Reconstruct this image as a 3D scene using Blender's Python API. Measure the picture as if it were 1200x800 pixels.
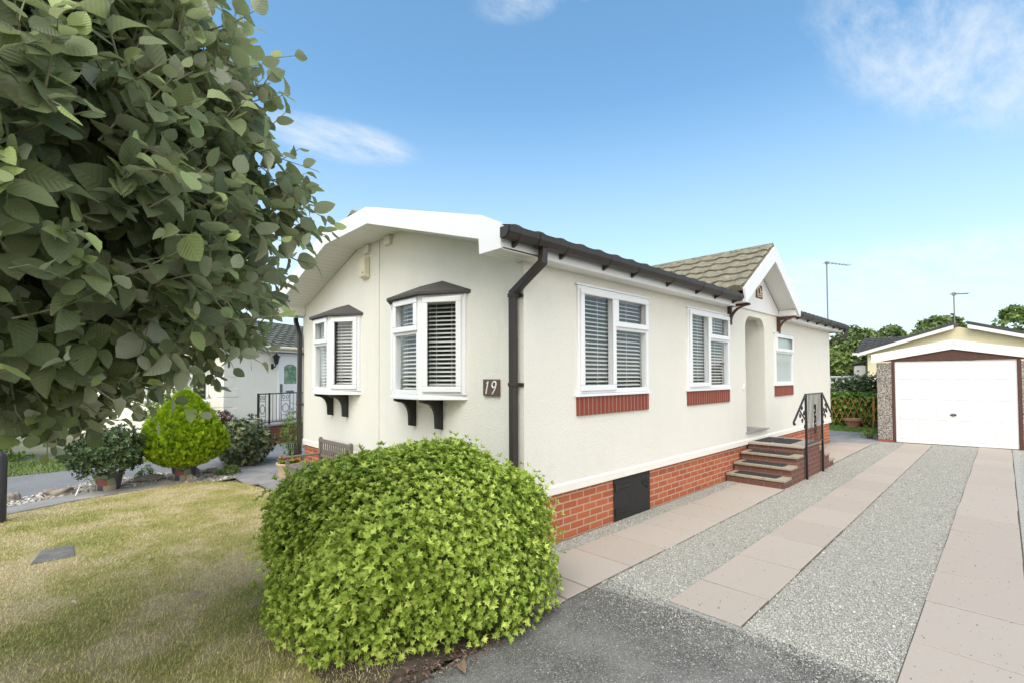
import bpy, bmesh, math, random
import numpy as np
from mathutils import Vector, Matrix
R = math.radians
rng = random.Random(7)
nrg = np.random.default_rng(11)
for o in list(bpy.data.objects): bpy.data.objects.remove(o)
S = bpy.context.scene
COL = S.collection

# ---------------------------------------------------------------- camera
cam_d = bpy.data.cameras.new('camera'); cam = bpy.data.objects.new('camera', cam_d); COL.objects.link(cam)
yaw, pitch, roll = R(46.3823), R(1.3905), R(-.24565)
fw = Vector((math.cos(yaw)*math.cos(pitch), math.sin(yaw)*math.cos(pitch), math.sin(pitch)))
rt = Vector((math.sin(yaw), -math.cos(yaw), 0)); up = rt.cross(fw)
r2 = rt*math.cos(roll)+up*math.sin(roll); u2 = up*math.cos(roll)-rt*math.sin(roll)
m = Matrix((r2, u2, -fw)).transposed().to_4x4(); m.translation = (-3.1859, -3.1818, 1.67)
cam.matrix_world = m
cam_d.sensor_width = 36; cam_d.lens = 558.51/1200*36; cam_d.shift_y = 27.875/1200
cam_d.clip_start = .05; cam_d.clip_end = 3000
S.camera = cam

# ---------------------------------------------------------------- light
SUN_AZ, SUN_EL = -154, 54
w = bpy.data.worlds.new('World'); S.world = w; w.use_nodes = True
nt = w.node_tree; nt.nodes.clear()
def N(t, **k):
    n = nt.nodes.new(t)
    for a, b in k.items():
        if a == 'ins':
            for i, v in b.items(): n.inputs[i].default_value = v
        else: setattr(n, a, b)
    return n
L = lambda a, b: nt.links.new(a, b)
def MT(op, a, b=None, c=None):
    n = N('ShaderNodeMath', operation=op)
    for i, v in enumerate((a, b, c)):
        if v is None: continue
        if isinstance(v, (int, float)): n.inputs[i].default_value = v
        else: L(v, n.inputs[i])
    return n.outputs[0]
sky = N('ShaderNodeTexSky', sky_type='NISHITA', sun_disc=False, sun_elevation=R(SUN_EL), sun_rotation=R(90-SUN_AZ), air_density=1.0, dust_density=.8, ozone_density=1.0)
tc = N('ShaderNodeTexCoord'); sep = N('ShaderNodeSeparateXYZ'); L(tc.outputs['Generated'], sep.inputs[0])
dx, dy, dz = sep.outputs
# wispy cloud cover projected on a high layer
zc = MT('MAXIMUM', dz, .03)
cmb = N('ShaderNodeCombineXYZ'); L(MT('DIVIDE', dx, MT('ADD', zc, .12)), cmb.inputs[0]); L(MT('DIVIDE', dy, MT('ADD', zc, .12)), cmb.inputs[1])
n1 = N('ShaderNodeTexNoise', ins={'Scale': 1.7, 'Detail': 9, 'Roughness': .62, 'Distortion': .15}); L(cmb.outputs[0], n1.inputs['Vector'])
az = MT('ARCTAN2', dy, dx); el = MT('ARCSINE', dz)
def blob(a, e, ra, re, tilt=0):   # a bank of cloud round one direction of the sky
    da = MT('SUBTRACT', az, R(a)); de = MT('SUBTRACT', MT('SUBTRACT', el, R(e)), MT('MULTIPLY', da, tilt))
    q = MT('ADD', MT('POWER', MT('ABSOLUTE', MT('DIVIDE', da, R(ra))), 2), MT('POWER', MT('ABSOLUTE', MT('DIVIDE', de, R(re))), 2))
    return MT('MAXIMUM', MT('SUBTRACT', 1, q), 0)
banks = None
for b in ((3, 27, 13, 7.5, .5), (67, 25.3, 11, 2.4, .05), (45, 39.2, 7, 2.6, -.1), (37, 39.5, 2, 1.4, 0), (8, 8.5, 34, 5, 0), (72, 12, 13, 7, 0)):
    k = blob(*b); banks = k if banks is None else MT('MAXIMUM', banks, k)
# unseen bright warm cloud bank added behind the viewer to whiten fill light
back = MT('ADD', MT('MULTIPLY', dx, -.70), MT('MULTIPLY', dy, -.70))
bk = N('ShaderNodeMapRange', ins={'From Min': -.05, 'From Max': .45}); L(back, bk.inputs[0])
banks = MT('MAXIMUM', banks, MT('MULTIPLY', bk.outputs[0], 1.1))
st_ = N('ShaderNodeMapping'); st_.inputs['Rotation'].default_value = (0, 0, R(38)); st_.inputs['Scale'].default_value = (1, 2.6, 1); L(cmb.outputs[0], st_.inputs[0])
n3 = N('ShaderNodeTexNoise', ins={'Scale': 3.2, 'Detail': 10, 'Roughness': .7, 'Distortion': .2}); L(st_.outputs[0], n3.inputs['Vector'])
fine = MT('ADD', MT('MULTIPLY', n1.outputs[0], .4), MT('MULTIPLY', n3.outputs[0], .6))
msk = N('ShaderNodeMapRange', ins={'From Min': .47, 'From Max': .69}); L(MT('ADD', fine, MT('MULTIPLY', MT('MINIMUM', banks, 1.1), .10)), msk.inputs[0])
fade = N('ShaderNodeMapRange', interpolation_type='SMOOTHSTEP', ins={'From Min': 0, 'From Max': .75}); L(banks, fade.inputs[0])
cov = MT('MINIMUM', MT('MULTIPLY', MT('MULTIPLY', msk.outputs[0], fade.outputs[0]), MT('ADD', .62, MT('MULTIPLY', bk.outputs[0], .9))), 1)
# whitening towards the horizon (thin high haze of the sky itself)
hz = N('ShaderNodeMapRange', ins={'From Min': R(30), 'From Max': R(3), 'To Min': .03, 'To Max': .85}); L(el, hz.inputs[0])
tn = N('ShaderNodeMixRGB', blend_type='MULTIPLY'); tn.inputs[0].default_value = 1; L(sky.outputs[0], tn.inputs[1]); tn.inputs[2].default_value = (.74, 1.02, 1.04, 1)
mx = N('ShaderNodeMixRGB'); L(MT('MULTIPLY', MT('POWER', hz.outputs[0], 1.3), 1.0), mx.inputs[0]); L(tn.outputs[0], mx.inputs[1]); mx.inputs[2].default_value = (3.35, 3.75, 4.05, 1)
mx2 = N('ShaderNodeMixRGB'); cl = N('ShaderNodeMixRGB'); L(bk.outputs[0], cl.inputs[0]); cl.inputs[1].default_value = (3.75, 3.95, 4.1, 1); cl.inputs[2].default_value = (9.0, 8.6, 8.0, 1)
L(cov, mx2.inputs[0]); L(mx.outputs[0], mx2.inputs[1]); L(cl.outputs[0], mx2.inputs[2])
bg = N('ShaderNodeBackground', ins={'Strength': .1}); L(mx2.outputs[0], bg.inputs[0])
wo = N('ShaderNodeOutputWorld'); L(bg.outputs[0], wo.inputs[0])
sl = bpy.data.lights.new('sun', 'SUN'); sl.energy = 1.0; sl.angle = R(45); sl.color = (1, .955, .89)
so = bpy.data.objects.new('sun', sl); COL.objects.link(so)
so.rotation_euler = Vector((math.cos(R(SUN_AZ))*math.cos(R(SUN_EL)), math.sin(R(SUN_AZ))*math.cos(R(SUN_EL)), math.sin(R(SUN_EL)))).to_track_quat('Z', 'Y').to_euler()
S.view_settings.view_transform = 'Standard'; S.view_settings.look = 'None'; S.view_settings.gamma = 1
S.view_settings.use_curve_mapping = False
S.view_settings.exposure = 1.38
S.render.engine = 'CYCLES'
S.cycles.max_bounces = 7; S.cycles.transparent_max_bounces = 12; S.cycles.caustics_reflective = False; S.cycles.caustics_refractive = False
S.cycles.use_denoising = True

# ---------------------------------------------------------------- materials
def mk(name):
    global nt
    ma = bpy.data.materials.new(name); ma.use_nodes = True; nt = ma.node_tree
    p = nt.nodes['Principled BSDF']; return ma, p
def objco(): return N('ShaderNodeTexCoord').outputs['Object']
def noise(scale, detail=4, rough=.55, vec=None, out=0):
    n = N('ShaderNodeTexNoise', ins={'Scale': scale, 'Detail': detail, 'Roughness': rough}); L(vec or objco(), n.inputs['Vector']); return n.outputs[out]
def ramp(fac, stops):
    r = N('ShaderNodeValToRGB'); cr = r.color_ramp
    while len(cr.elements) > 1: cr.elements.remove(cr.elements[-1])
    for i, (p, c) in enumerate(stops):
        e = cr.elements[0] if i == 0 else cr.elements.new(p)
        e.position = p; e.color = (*c, 1)
    L(fac, r.inputs[0]); return r.outputs[0]
def mixc(f, a, b, mode='MIX'):
    n = N('ShaderNodeMixRGB', blend_type=mode)
    for i, v in ((0, f), (1, a), (2, b)):
        if isinstance(v, (int, float)): n.inputs[i].default_value = v
        elif isinstance(v, tuple): n.inputs[i].default_value = (*v, 1)
        else: L(v, n.inputs[i])
    return n.outputs[0]
def bump(p, h, strength=.5, dist=.01):
    b = N('ShaderNodeBump', ins={'Strength': strength, 'Distance': dist}); L(h, b.inputs['Height']); L(b.outputs[0], p.inputs['Normal'])
def simple(name, c, rough=.6, var=.12, vs=6, bs=0, bscale=60, metal=0, spec=.5, bd=.004):
    ma, p = mk(name)
    c2 = tuple(x*(1-var) for x in c); c3 = tuple(min(1, x*(1+var)) for x in c)
    L(ramp(noise(vs, 6, .6), [(.3, c2), (.7, c3)]), p.inputs['Base Color'])
    p.inputs['Roughness'].default_value = rough; p.inputs['Metallic'].default_value = metal
    p.inputs['Specular IOR Level'].default_value = spec
    if bs: bump(p, noise(bscale, 5), bs, bd)
    return ma
def m_render(name, c, grime=True):
    ma, p = mk(name); co = objco()
    v = N('ShaderNodeTexVoronoi', ins={'Scale': 95}); L(co, v.inputs['Vector'])
    nz = noise(80, 4, .65, co)
    h = MT('ADD', MT('MULTIPLY', v.outputs['Distance'], .7), nz)
    col = ramp(noise(1.1, 6, .6, co), [(.3, tuple(x*.95 for x in c)), (.7, c)])
    pit = N('ShaderNodeMapRange', ins={'From Min': .58, 'From Max': .76}); L(noise(26, 3, .5, co), pit.inputs[0])
    col = mixc(MT('MULTIPLY', pit.outputs[0], .3), col, tuple(x*.72 for x in c))
    mp = N('ShaderNodeMapping'); mp.inputs['Scale'].default_value = (7, 7, .55); L(co, mp.inputs[0])
    sk = N('ShaderNodeMapRange', ins={'From Min': .55, 'From Max': .8}); L(noise(1.3, 6, .65, mp.outputs[0]), sk.inputs[0])
    col = mixc(MT('MULTIPLY', sk.outputs[0], .2), col, tuple(x*k_ for x, k_ in zip(c, (.74, .72, .66))))
    L(col, p.inputs['Base Color']); p.inputs['Roughness'].default_value = .85
    p.inputs['Specular IOR Level'].default_value = .25
    bump(p, h, .5, .009); return ma
def wallco():   # u along the wall, v up
    s = N('ShaderNodeSeparateXYZ'); L(objco(), s.inputs[0]); c = N('ShaderNodeCombineXYZ')
    L(MT('SUBTRACT', s.outputs[0], s.outputs[1]), c.inputs[0]); L(s.outputs[2], c.inputs[1]); return c.outputs[0]
def m_brick(name, c1, c2, mort, bw=.225, rh=.0752, ms=.009, off=.5, dirt=.25):
    ma, p = mk(name); co = wallco()
    b = N('ShaderNodeTexBrick', ins={'Scale': 1, 'Mortar Size': ms, 'Mortar Smooth': .15, 'Bias': -.1, 'Brick Width': bw, 'Row Height': rh}); b.offset = off
    b.inputs['Color1'].default_value = (*c1, 1); b.inputs['Color2'].default_value = (*c2, 1); b.inputs['Mortar'].default_value = (*mort, 1)
    L(co, b.inputs['Vector'])
    col = mixc(MT('MULTIPLY', noise(9, 6, .7, co), dirt*1.3), b.outputs[0], mixc(.5, b.outputs[0], (.12, .06, .045)))
    col = mixc(MT('MULTIPLY', noise(120, 3, .6, co), .35), col, mixc(1, col, (.62, .55, .5), 'MULTIPLY'))
    L(col, p.inputs['Base Color']); p.inputs['Roughness'].default_value = .88; p.inputs['Specular IOR Level'].default_value = .2
    h = MT('ADD', MT('MULTIPLY', b.outputs['Fac'], -1), MT('MULTIPLY', noise(90, 4, .6, co), .3))
    bump(p, h, .8, .008); return ma
def m_stones(name, cols, scale, bs=.9, bd=.02, seams=.5, patch=None):
    ma, p = mk(name); co = objco()
    v = N('ShaderNodeTexVoronoi', ins={'Scale': scale}); L(co, v.inputs['Vector'])
    sp = N('ShaderNodeSeparateColor'); L(v.outputs['Color'], sp.inputs[0])
    col = ramp(sp.outputs[0], cols)
    e = N('ShaderNodeMapRange', ins={'From Min': .3, 'From Max': .75}); L(v.outputs['Distance'], e.inputs[0])
    col = mixc(MT('MULTIPLY', e.outputs[0], seams), col, (.07, .065, .058))
    if patch:
        q = N('ShaderNodeMapRange', ins={'From Min': .42, 'From Max': .62}); L(noise(patch[0], 5, .6, co), q.inputs[0])
        col = mixc(MT('MULTIPLY', q.outputs[0], patch[1]), col, patch[2])
    L(col, p.inputs['Base Color']); p.inputs['Roughness'].default_value = .9; p.inputs['Specular IOR Level'].default_value = .2
    bump(p, MT('SUBTRACT', MT('MULTIPLY', sp.outputs[1], .4), v.outputs['Distance']), bs, bd); return ma
def m_leaf(name, top, young, under, rough=.45, trans=.25, vein=0, spec=.35):
    ma, p = mk(name)
    a = N('ShaderNodeAttribute', attribute_name='rnd')
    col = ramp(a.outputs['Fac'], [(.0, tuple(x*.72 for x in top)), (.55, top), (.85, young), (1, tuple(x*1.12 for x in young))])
    if under:
        g = N('ShaderNodeNewGeometry'); col = mixc(g.outputs['Backfacing'], col, under)
    uv = N('ShaderNodeUVMap'); s = N('ShaderNodeSeparateXYZ'); L(uv.outputs[0], s.inputs[0])
    if vein:
        au = MT('ABSOLUTE', MT('SUBTRACT', s.outputs[0], .5))
        wv = MT('SINE', MT('MULTIPLY', MT('SUBTRACT', s.outputs[1], MT('MULTIPLY', au, .75)), 48))
        mid = N('ShaderNodeMapRange', ins={'From Min': .0, 'From Max': .035, 'To Min': 1, 'To Max': 0}); L(au, mid.inputs[0])
        ln = N('ShaderNodeMapRange', ins={'From Min': .72, 'From Max': 1}); L(wv, ln.inputs[0])
        vf = MT('MAXIMUM', mid.outputs[0], MT('MULTIPLY', ln.outputs[0], .6))
        col = mixc(MT('MULTIPLY', vf, .16), col, tuple(min(1, x*1.9+.03) for x in top))
        bump(p, MT('ADD', wv, MT('MULTIPLY', mid.outputs[0], -1.5)), vein, .003)
    L(col, p.inputs['Base Color']); p.inputs['Roughness'].default_value = rough; p.inputs['Specular IOR Level'].default_value = spec
    t = N('ShaderNodeBsdfTranslucent'); L(mixc(1, col, (1.0, 1.1, .55), 'MULTIPLY'), t.inputs[0])
    mx = N('ShaderNodeMixShader'); mx.inputs[0].default_value = trans
    L(p.outputs[0], mx.inputs[1]); L(t.outputs[0], mx.inputs[2]); L(mx.outputs[0], nt.nodes['Material Output'].inputs[0])
    return ma
def m_glass(name, tint=(.93, .96, .95)):
    ma, p = mk(name); nt.nodes.remove(p)
    t = N('ShaderNodeBsdfTransparent'); t.inputs[0].default_value = (*tint, 1)
    g = N('ShaderNodeBsdfGlossy'); g.inputs['Roughness'].default_value = .02; g.inputs[0].default_value = (1, 1, 1, 1)
    gb = N('ShaderNodeNewGeometry'); f = N('ShaderNodeFresnel'); L(MT('ADD', 1.55, MT('MULTIPLY', gb.outputs['Backfacing'], 1/1.55-1.55)), f.inputs[0])
    co = objco(); b = N('ShaderNodeBump', ins={'Strength': .06, 'Distance': .02}); L(noise(3, 2, .5, co), b.inputs['Height']); L(b.outputs[0], g.inputs['Normal'])
    mx = N('ShaderNodeMixShader'); L(MT('MINIMUM', MT('ADD', f.outputs[0], .03), 1), mx.inputs[0]); L(t.outputs[0], mx.inputs[1]); L(g.outputs[0], mx.inputs[2])
    L(mx.outputs[0], nt.nodes['Material Output'].inputs[0]); return ma
def m_boards(name, c, axis, pitch, rough=.35, bs=.5, wdt=.06):
    ma, p = mk(name); s = N('ShaderNodeSeparateXYZ'); L(objco(), s.inputs[0])
    fr = MT('FRACT', MT('DIVIDE', s.outputs[axis], pitch))
    gv = N('ShaderNodeMapRange', ins={'From Min': 0, 'From Max': wdt, 'To Min': 0, 'To Max': 1}); L(MT('MINIMUM', fr, MT('SUBTRACT', 1, fr)), gv.inputs[0])
    L(mixc(gv.outputs[0], tuple(x*.6 for x in c), ramp(noise(5, 4), [(.3, tuple(x*.96 for x in c)), (.7, c)])), p.inputs['Base Color']); p.inputs['Roughness'].default_value = rough
    bump(p, gv.outputs[0], bs, .006); return ma
def m_wood(name, c, rough=.75):
    ma, p = mk(name); mp = N('ShaderNodeMapping'); mp.inputs['Scale'].default_value = (18, 18, 3); L(objco(), mp.inputs[0])
    nz = noise(3, 7, .7, mp.outputs[0])
    L(ramp(nz, [(.25, tuple(x*.55 for x in c)), (.55, c), (.8, tuple(min(1, x*1.35) for x in c))]), p.inputs['Base Color']); p.inputs['Roughness'].default_value = rough
    bump(p, nz, .35, .004); return ma

M = {}
M['render'] = m_render('cream_render', (.79, .77, .695))
M['render_far'] = m_render('pale_render', (.88, .85, .76))
M['render_yellow'] = m_render('yellow_render', (.78, .70, .47))
M['brick'] = m_brick('orange_brick', (.52, .155, .068), (.40, .105, .055), (.56, .38, .28))
M['brick_step'] = m_brick('weathered_brick', (.235, .10, .07), (.18, .085, .07), (.25, .19, .165), dirt=.8)
M['brick_old'] = m_brick('dark_brick', (.26, .075, .05), (.21, .06, .045), (.2, .14, .11))
M['soldier'] = m_brick('soldier_brick', (.29, .072, .048), (.235, .06, .042), (.42, .27, .21), bw=.0757, rh=3, ms=.006, off=0)
M['upvc'] = simple('white_upvc', (.83, .84, .85), .28, .015, 3)
M['fascia'] = simple('white_fascia', (.80, .80, .80), .4, .03, 3)
M['soffit'] = m_boards('white_soffit_boards', (.78, .775, .74), 1, .1)
M['soffit_plain'] = simple('white_soffit', (.78, .77, .73), .5, .03, 2)
M['brown_pl'] = simple('brown_black_plastic', (.036, .028, .023), .5, .15, 4)
M['black'] = simple('black_gloss_paint', (.014, .014, .014), .35, .2, 8)
M['blackwood'] = m_boards('black_boarded_wood', (.019, .018, .016), 0, .098, .8, .7, .05)
M['felt'] = simple('mineral_felt', (.075, .07, .066), .95, .45, 140, .5, 180)
M['tile_moss'] = simple('mossy_concrete_tile', (.225, .205, .145), .95, .42, 14, .9, 70, bd=.01)
M['tile_brown'] = simple('brown_concrete_tile', (.12, .10, .08), .95, .45, 14, .9, 70, bd=.01)
M['tile_dark'] = simple('dark_roof_tile', (.06, .06, .062), .8, .3, 12, .4, 60)
M['tile_green'] = simple('green_grey_tile', (.105, .115, .098), .85, .3, 10, .5, 60)
M['blind'] = simple('white_blind', (.82, .81, .79), .5, .03, 4)
M['dark_in'] = simple('dim_interior', (.16, .15, .14), .9, .2, 2)
M['glass'] = m_glass('window_glass')
M['frosted'] = simple('obscure_glass', (.42, .5, .48), .12, .15, 30, .3, 90, spec=.8)
M['plaque'] = simple('brown_slate', (.10, .068, .052), .6, .25, 30, .2, 80)
M['white'] = simple('white_paint', (.83, .82, .80), .45, .02, 5)
M['render_plain'] = simple('cream_paint', (.80, .775, .70), .6, .04, 4, .15, 60)
M['cream_pl'] = simple('cream_plastic', (.70, .65, .47), .45, .06, 9)
M['slab'] = None
def m_slab():
    ma, p = mk('pink_grey_paving'); co = objco()
    a = N('ShaderNodeAttribute', attribute_name='rnd')
    c = ramp(a.outputs['Fac'], [(0, (.375, .31, .25)), (.5, (.40, .335, .272)), (1, (.42, .355, .29))])
    c = mixc(MT('MULTIPLY', noise(2.2, 7, .65, co), .5), c, (.35, .31, .28))
    sp = N('ShaderNodeMapRange', ins={'From Min': .66, 'From Max': .74}); L(noise(48, 3, .6, co), sp.inputs[0])
    c = mixc(MT('MULTIPLY', sp.outputs[0], .35), c, (.2, .17, .15))
    c = mixc(MT('MULTIPLY', noise(260, 2, .6, co), .35), c, (.55, .5, .46))
    L(c, p.inputs['Base Color']); p.inputs['Roughness'].default_value = .9; p.inputs['Specular IOR Level'].default_value = .2
    bump(p, noise(160, 4, .6, co), .25, .004); return ma
M['slab'] = m_slab()
M['concrete'] = simple('grey_concrete', (.30, .29, .265), .92, .2, 5, .4, 90)
M['cover'] = simple('weathered_cover', (.155, .15, .135), .95, .35, 9, .5, 70)
M['path'] = simple('grey_flagstone', (.27, .26, .25), .9, .25, 3, .35, 60)
M['tread'] = simple('buff_tread_stone', (.33, .285, .215), .9, .2, 12, .4, 90)
M['gravel_base'] = m_stones('gravel_bed', [(0, (.31, .30, .26)), (.4, (.42, .405, .36)), (1, (.56, .545, .495))], 100, .45, .008, .3)
M['gravel'] = None
def m_gravel(name, cols):
    ma, p = mk(name); a = N('ShaderNodeAttribute', attribute_name='rnd')
    c = ramp(a.outputs['Fac'], cols); L(mixc(MT('MULTIPLY', noise(150, 2), .3), c, mixc(.6, c, (.2, .2, .18))), p.inputs['Base Color'])
    p.inputs['Roughness'].default_value = .88; p.inputs['Specular IOR Level'].default_value = .25; return ma
M['gravel'] = m_gravel('limestone_chips', [(0, (.24, .235, .20)), (.3, (.40, .39, .345)), (.75, (.53, .515, .465)), (1, (.72, .71, .66))])
M['pebble'] = m_gravel('garden_pebbles', [(0, (.25, .22, .19)), (.4, (.44, .39, .33)), (.8, (.55, .5, .45)), (1, (.68, .66, .62))])
M['chips'] = m_gravel('loose_chippings', [(0, (.07, .07, .067)), (.3, (.18, .175, .16)), (.6, (.42, .41, .375)), (1, (.68, .67, .63))])
M['tarmac'] = m_stones('worn_tarmac', [(0, (.10, .098, .09)), (.6, (.20, .195, .18)), (.9, (.29, .28, .26)), (1, (.5, .49, .46))], 150, .8, .007, .45, (1.6, .5, (.34, .33, .305)))
M['road'] = m_stones('road_tarmac', [(0, (.17, .17, .172)), (.7, (.235, .235, .24)), (1, (.36, .36, .36))], 110, .5, .006, .3, (.8, .4, (.28, .28, .28)))
M['joint'] = simple('dark_joint_sand', (.075, .066, .052), .95, .5, 25, .6, 80)
M['soil'] = simple('dark_soil', (.10, .075, .058), .95, .45, 20, .8, 60)
M['terracotta'] = simple('terracotta', (.42, .2, .125), .8, .12, 10, .2, 60)
M['planter'] = simple('sandstone_planter', (.55, .42, .27), .8, .15, 10, .2, 40)
M['bench'] = m_wood('weathered_teak', (.19, .165, .14))
M['bark'] = m_wood('brown_bark', (.12, .095, .07), .95)
M['twig'] = simple('green_brown_twig', (.26, .255, .16), .8, .25, 40)
M['orange_wood'] = m_wood('orange_fence_wood', (.55, .27, .075))
M['brown_wood'] = m_wood('dark_brown_timber', (.085, .032, .02), .6)
M['galv'] = simple('galvanised_steel', (.22, .22, .22), .4, .15, 20, metal=.7)
M['rubber'] = simple('black_rubber_mat', (.022, .022, .022), .9, .5, 70, .8, 120)
def m_mat():
    ma, p = mk('ribbed_mat'); co = objco()
    v = N('ShaderNodeTexVoronoi', ins={'Scale': 34}); L(co, v.inputs['Vector'])
    L(ramp(v.outputs['Distance'], [(.0, (.11, .11, .11)), (.3, (.05, .05, .05)), (.5, (.018, .018, .018))]), p.inputs['Base Color']); p.inputs['Roughness'].default_value = .85
    bump(p, v.outputs['Distance'], .9, .01); return ma
M['mat'] = m_mat()
M['pebbledash'] = m_stones('pebbledash', [(0, (.10, .085, .07)), (.25, (.30, .265, .22)), (.6, (.50, .46, .40)), (1, (.68, .65, .60))], 52, 1, .02, .45)
M['garage_door'] = None
def m_gdoor():
    ma, p = mk('white_pressed_steel'); s = N('ShaderNodeSeparateXYZ'); L(objco(), s.inputs[0])
    L(ramp(noise(3, 4), [(.3, (.71, .71, .72)), (.7, (.755, .755, .765))]), p.inputs['Base Color']); p.inputs['Roughness'].default_value = .35
    mp = N('ShaderNodeMapping'); mp.inputs['Scale'].default_value = (1.5, 1.5, 7); L(objco(), mp.inputs[0])
    bump(p, noise(2.2, 4, .6, mp.outputs[0]), .35, .015); return ma
M['garage_door'] = m_gdoor()
M['lawn'] = None
def m_lawn():
    ma, p = mk('dry_lawn'); co = objco()
    c = ramp(noise(1.25, 6, .62, co), [(.34, (.27, .295, .075)), (.47, (.44, .395, .155)), (.57, (.61, .505, .30))])
    c = mixc(MT('MULTIPLY', noise(55, 5, .7, co), .75), c, mixc(.65, c, (.05, .055, .02)))
    L(c, p.inputs['Base Color']); p.inputs['Roughness'].default_value = 1; p.inputs['Specular IOR Level'].default_value = .1
    bump(p, noise(120, 5, .7, co), .8, .02); return ma
M['lawn'] = m_lawn()
M['ground_far'] = simple('far_ground', (.16, .16, .10), 1, .35, .15)
M['grass_far'] = simple('green_grass', (.10, .17, .025), 1, .4, 9, .8, 80)
def m_blade(name, a, b, c):
    ma, p = mk(name); at = N('ShaderNodeAttribute', attribute_name='rnd'); co = objco()
    g = ramp(at.outputs['Fac'], [(0, a), (.5, b), (1, c)])
    d = ramp(noise(1.25, 6, .62, co), [(.38, a), (.48, b), (.57, c)])
    L(mixc(.62, g, d), p.inputs['Base Color']); p.inputs['Roughness'].default_value = .7; p.inputs['Specular IOR Level'].default_value = .15; return ma
M['blade'] = m_blade('lawn_blades', (.31, .345, .085), (.50, .45, .175), (.70, .59, .37))
M['blade_green'] = m_blade('green_blades', (.08, .15, .02), (.12, .2, .03), (.2, .26, .06))
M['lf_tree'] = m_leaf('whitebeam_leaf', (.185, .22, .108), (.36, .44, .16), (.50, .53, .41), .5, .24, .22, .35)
M['lf_bush'] = m_leaf('bright_bush_leaf', (.31, .43, .06), (.56, .66, .15), None, .4, .3, 0, .35)
M['shade_bushcore'] = simple('bush_core_shade', (.07, .11, .02), .9, .5, 40)  # dark filler for bush and hedge, shade between leaves put into the colour
M['lf_gold'] = m_leaf('golden_conifer_leaf', (.24, .38, .018), (.46, .60, .04), None, .6, .25, 0, .2)
M['shade_goldcore'] = simple('conifer_core_shade', (.07, .11, .008), .9, .4, 30)  # conifer filler coloured dark to paint the shade behind its sprays
M['lf_dark'] = m_leaf('dark_evergreen_leaf', (.06, .10, .04), (.12, .185, .07), None, .5, .2)
M['lf_var'] = m_leaf('variegated_leaf', (.06, .095, .04), (.36, .38, .20), None, .5, .2)
M['lf_mid'] = m_leaf('mid_green_leaf', (.14, .24, .045), (.30, .43, .09), None, .5, .25)
M['lf_far'] = m_leaf('far_tree_leaf', (.14, .20, .07), (.29, .36, .14), None, .6, .25)
M['lf_light'] = m_leaf('light_green_leaf', (.17, .25, .07), (.33, .42, .14), None, .6, .25)
M['lf_red'] = m_leaf('purple_red_leaf', (.06, .025, .022), (.12, .045, .03), None, .5, .2)
M['fl_orange'] = simple('orange_petal', (.75, .16, .015), .6, .35, 60)
M['fl_yellow'] = simple('yellow_petal', (.8, .58, .05), .6, .2, 60)
def m_potpaint():
    ma, p = mk('painted_patchwork_pot'); co = objco()
    v = N('ShaderNodeTexVoronoi', ins={'Scale': 9, 'Randomness': .6}); L(co, v.inputs['Vector']); s = N('ShaderNodeSeparateColor'); L(v.outputs['Color'], s.inputs[0])
    L(ramp(s.outputs[0], [(0, (.06, .07, .11)), (.22, (.06, .07, .11)), (.24, (.36, .29, .2)), (.45, (.36, .29, .2)), (.47, (.25, .09, .06)), (.66, (.25, .09, .06)), (.68, (.2, .23, .14)), (.85, (.2, .23, .14)), (.87, (.12, .065, .05))]), p.inputs['Base Color'])
    nt.nodes[-1].color_ramp.interpolation = 'CONSTANT'; p.inputs['Roughness'].default_value = .45; return ma
M['potpaint'] = m_potpaint()
M['stained'] = None
def m_stained():
    ma, p = mk('stained_glass'); co = objco()
    v = N('ShaderNodeTexVoronoi', ins={'Scale': 11, 'Randomness': .7}); L(co, v.inputs['Vector']); s = N('ShaderNodeSeparateColor'); L(v.outputs['Color'], s.inputs[0])
    L(ramp(s.outputs[1], [(0, (.10, .25, .14)), (.45, (.16, .3, .2)), (.6, (.34, .4, .34)), (.8, (.22, .27, .2)), (1, (.35, .38, .36))]), p.inputs['Base Color']); p.inputs['Roughness'].default_value = .15; return ma
M['stained'] = m_stained()
def m_rock():
    ma, p = mk('garden_rock'); co = objco(); nz = noise(5, 7, .65, co)
    L(ramp(nz, [(.25, (.13, .11, .09)), (.5, (.28, .24, .20)), (.75, (.40, .36, .32))]), p.inputs['Base Color']); p.inputs['Roughness'].default_value = .95; bump(p, nz, .7, .02); return ma
M['rock'] = m_rock()

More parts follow.
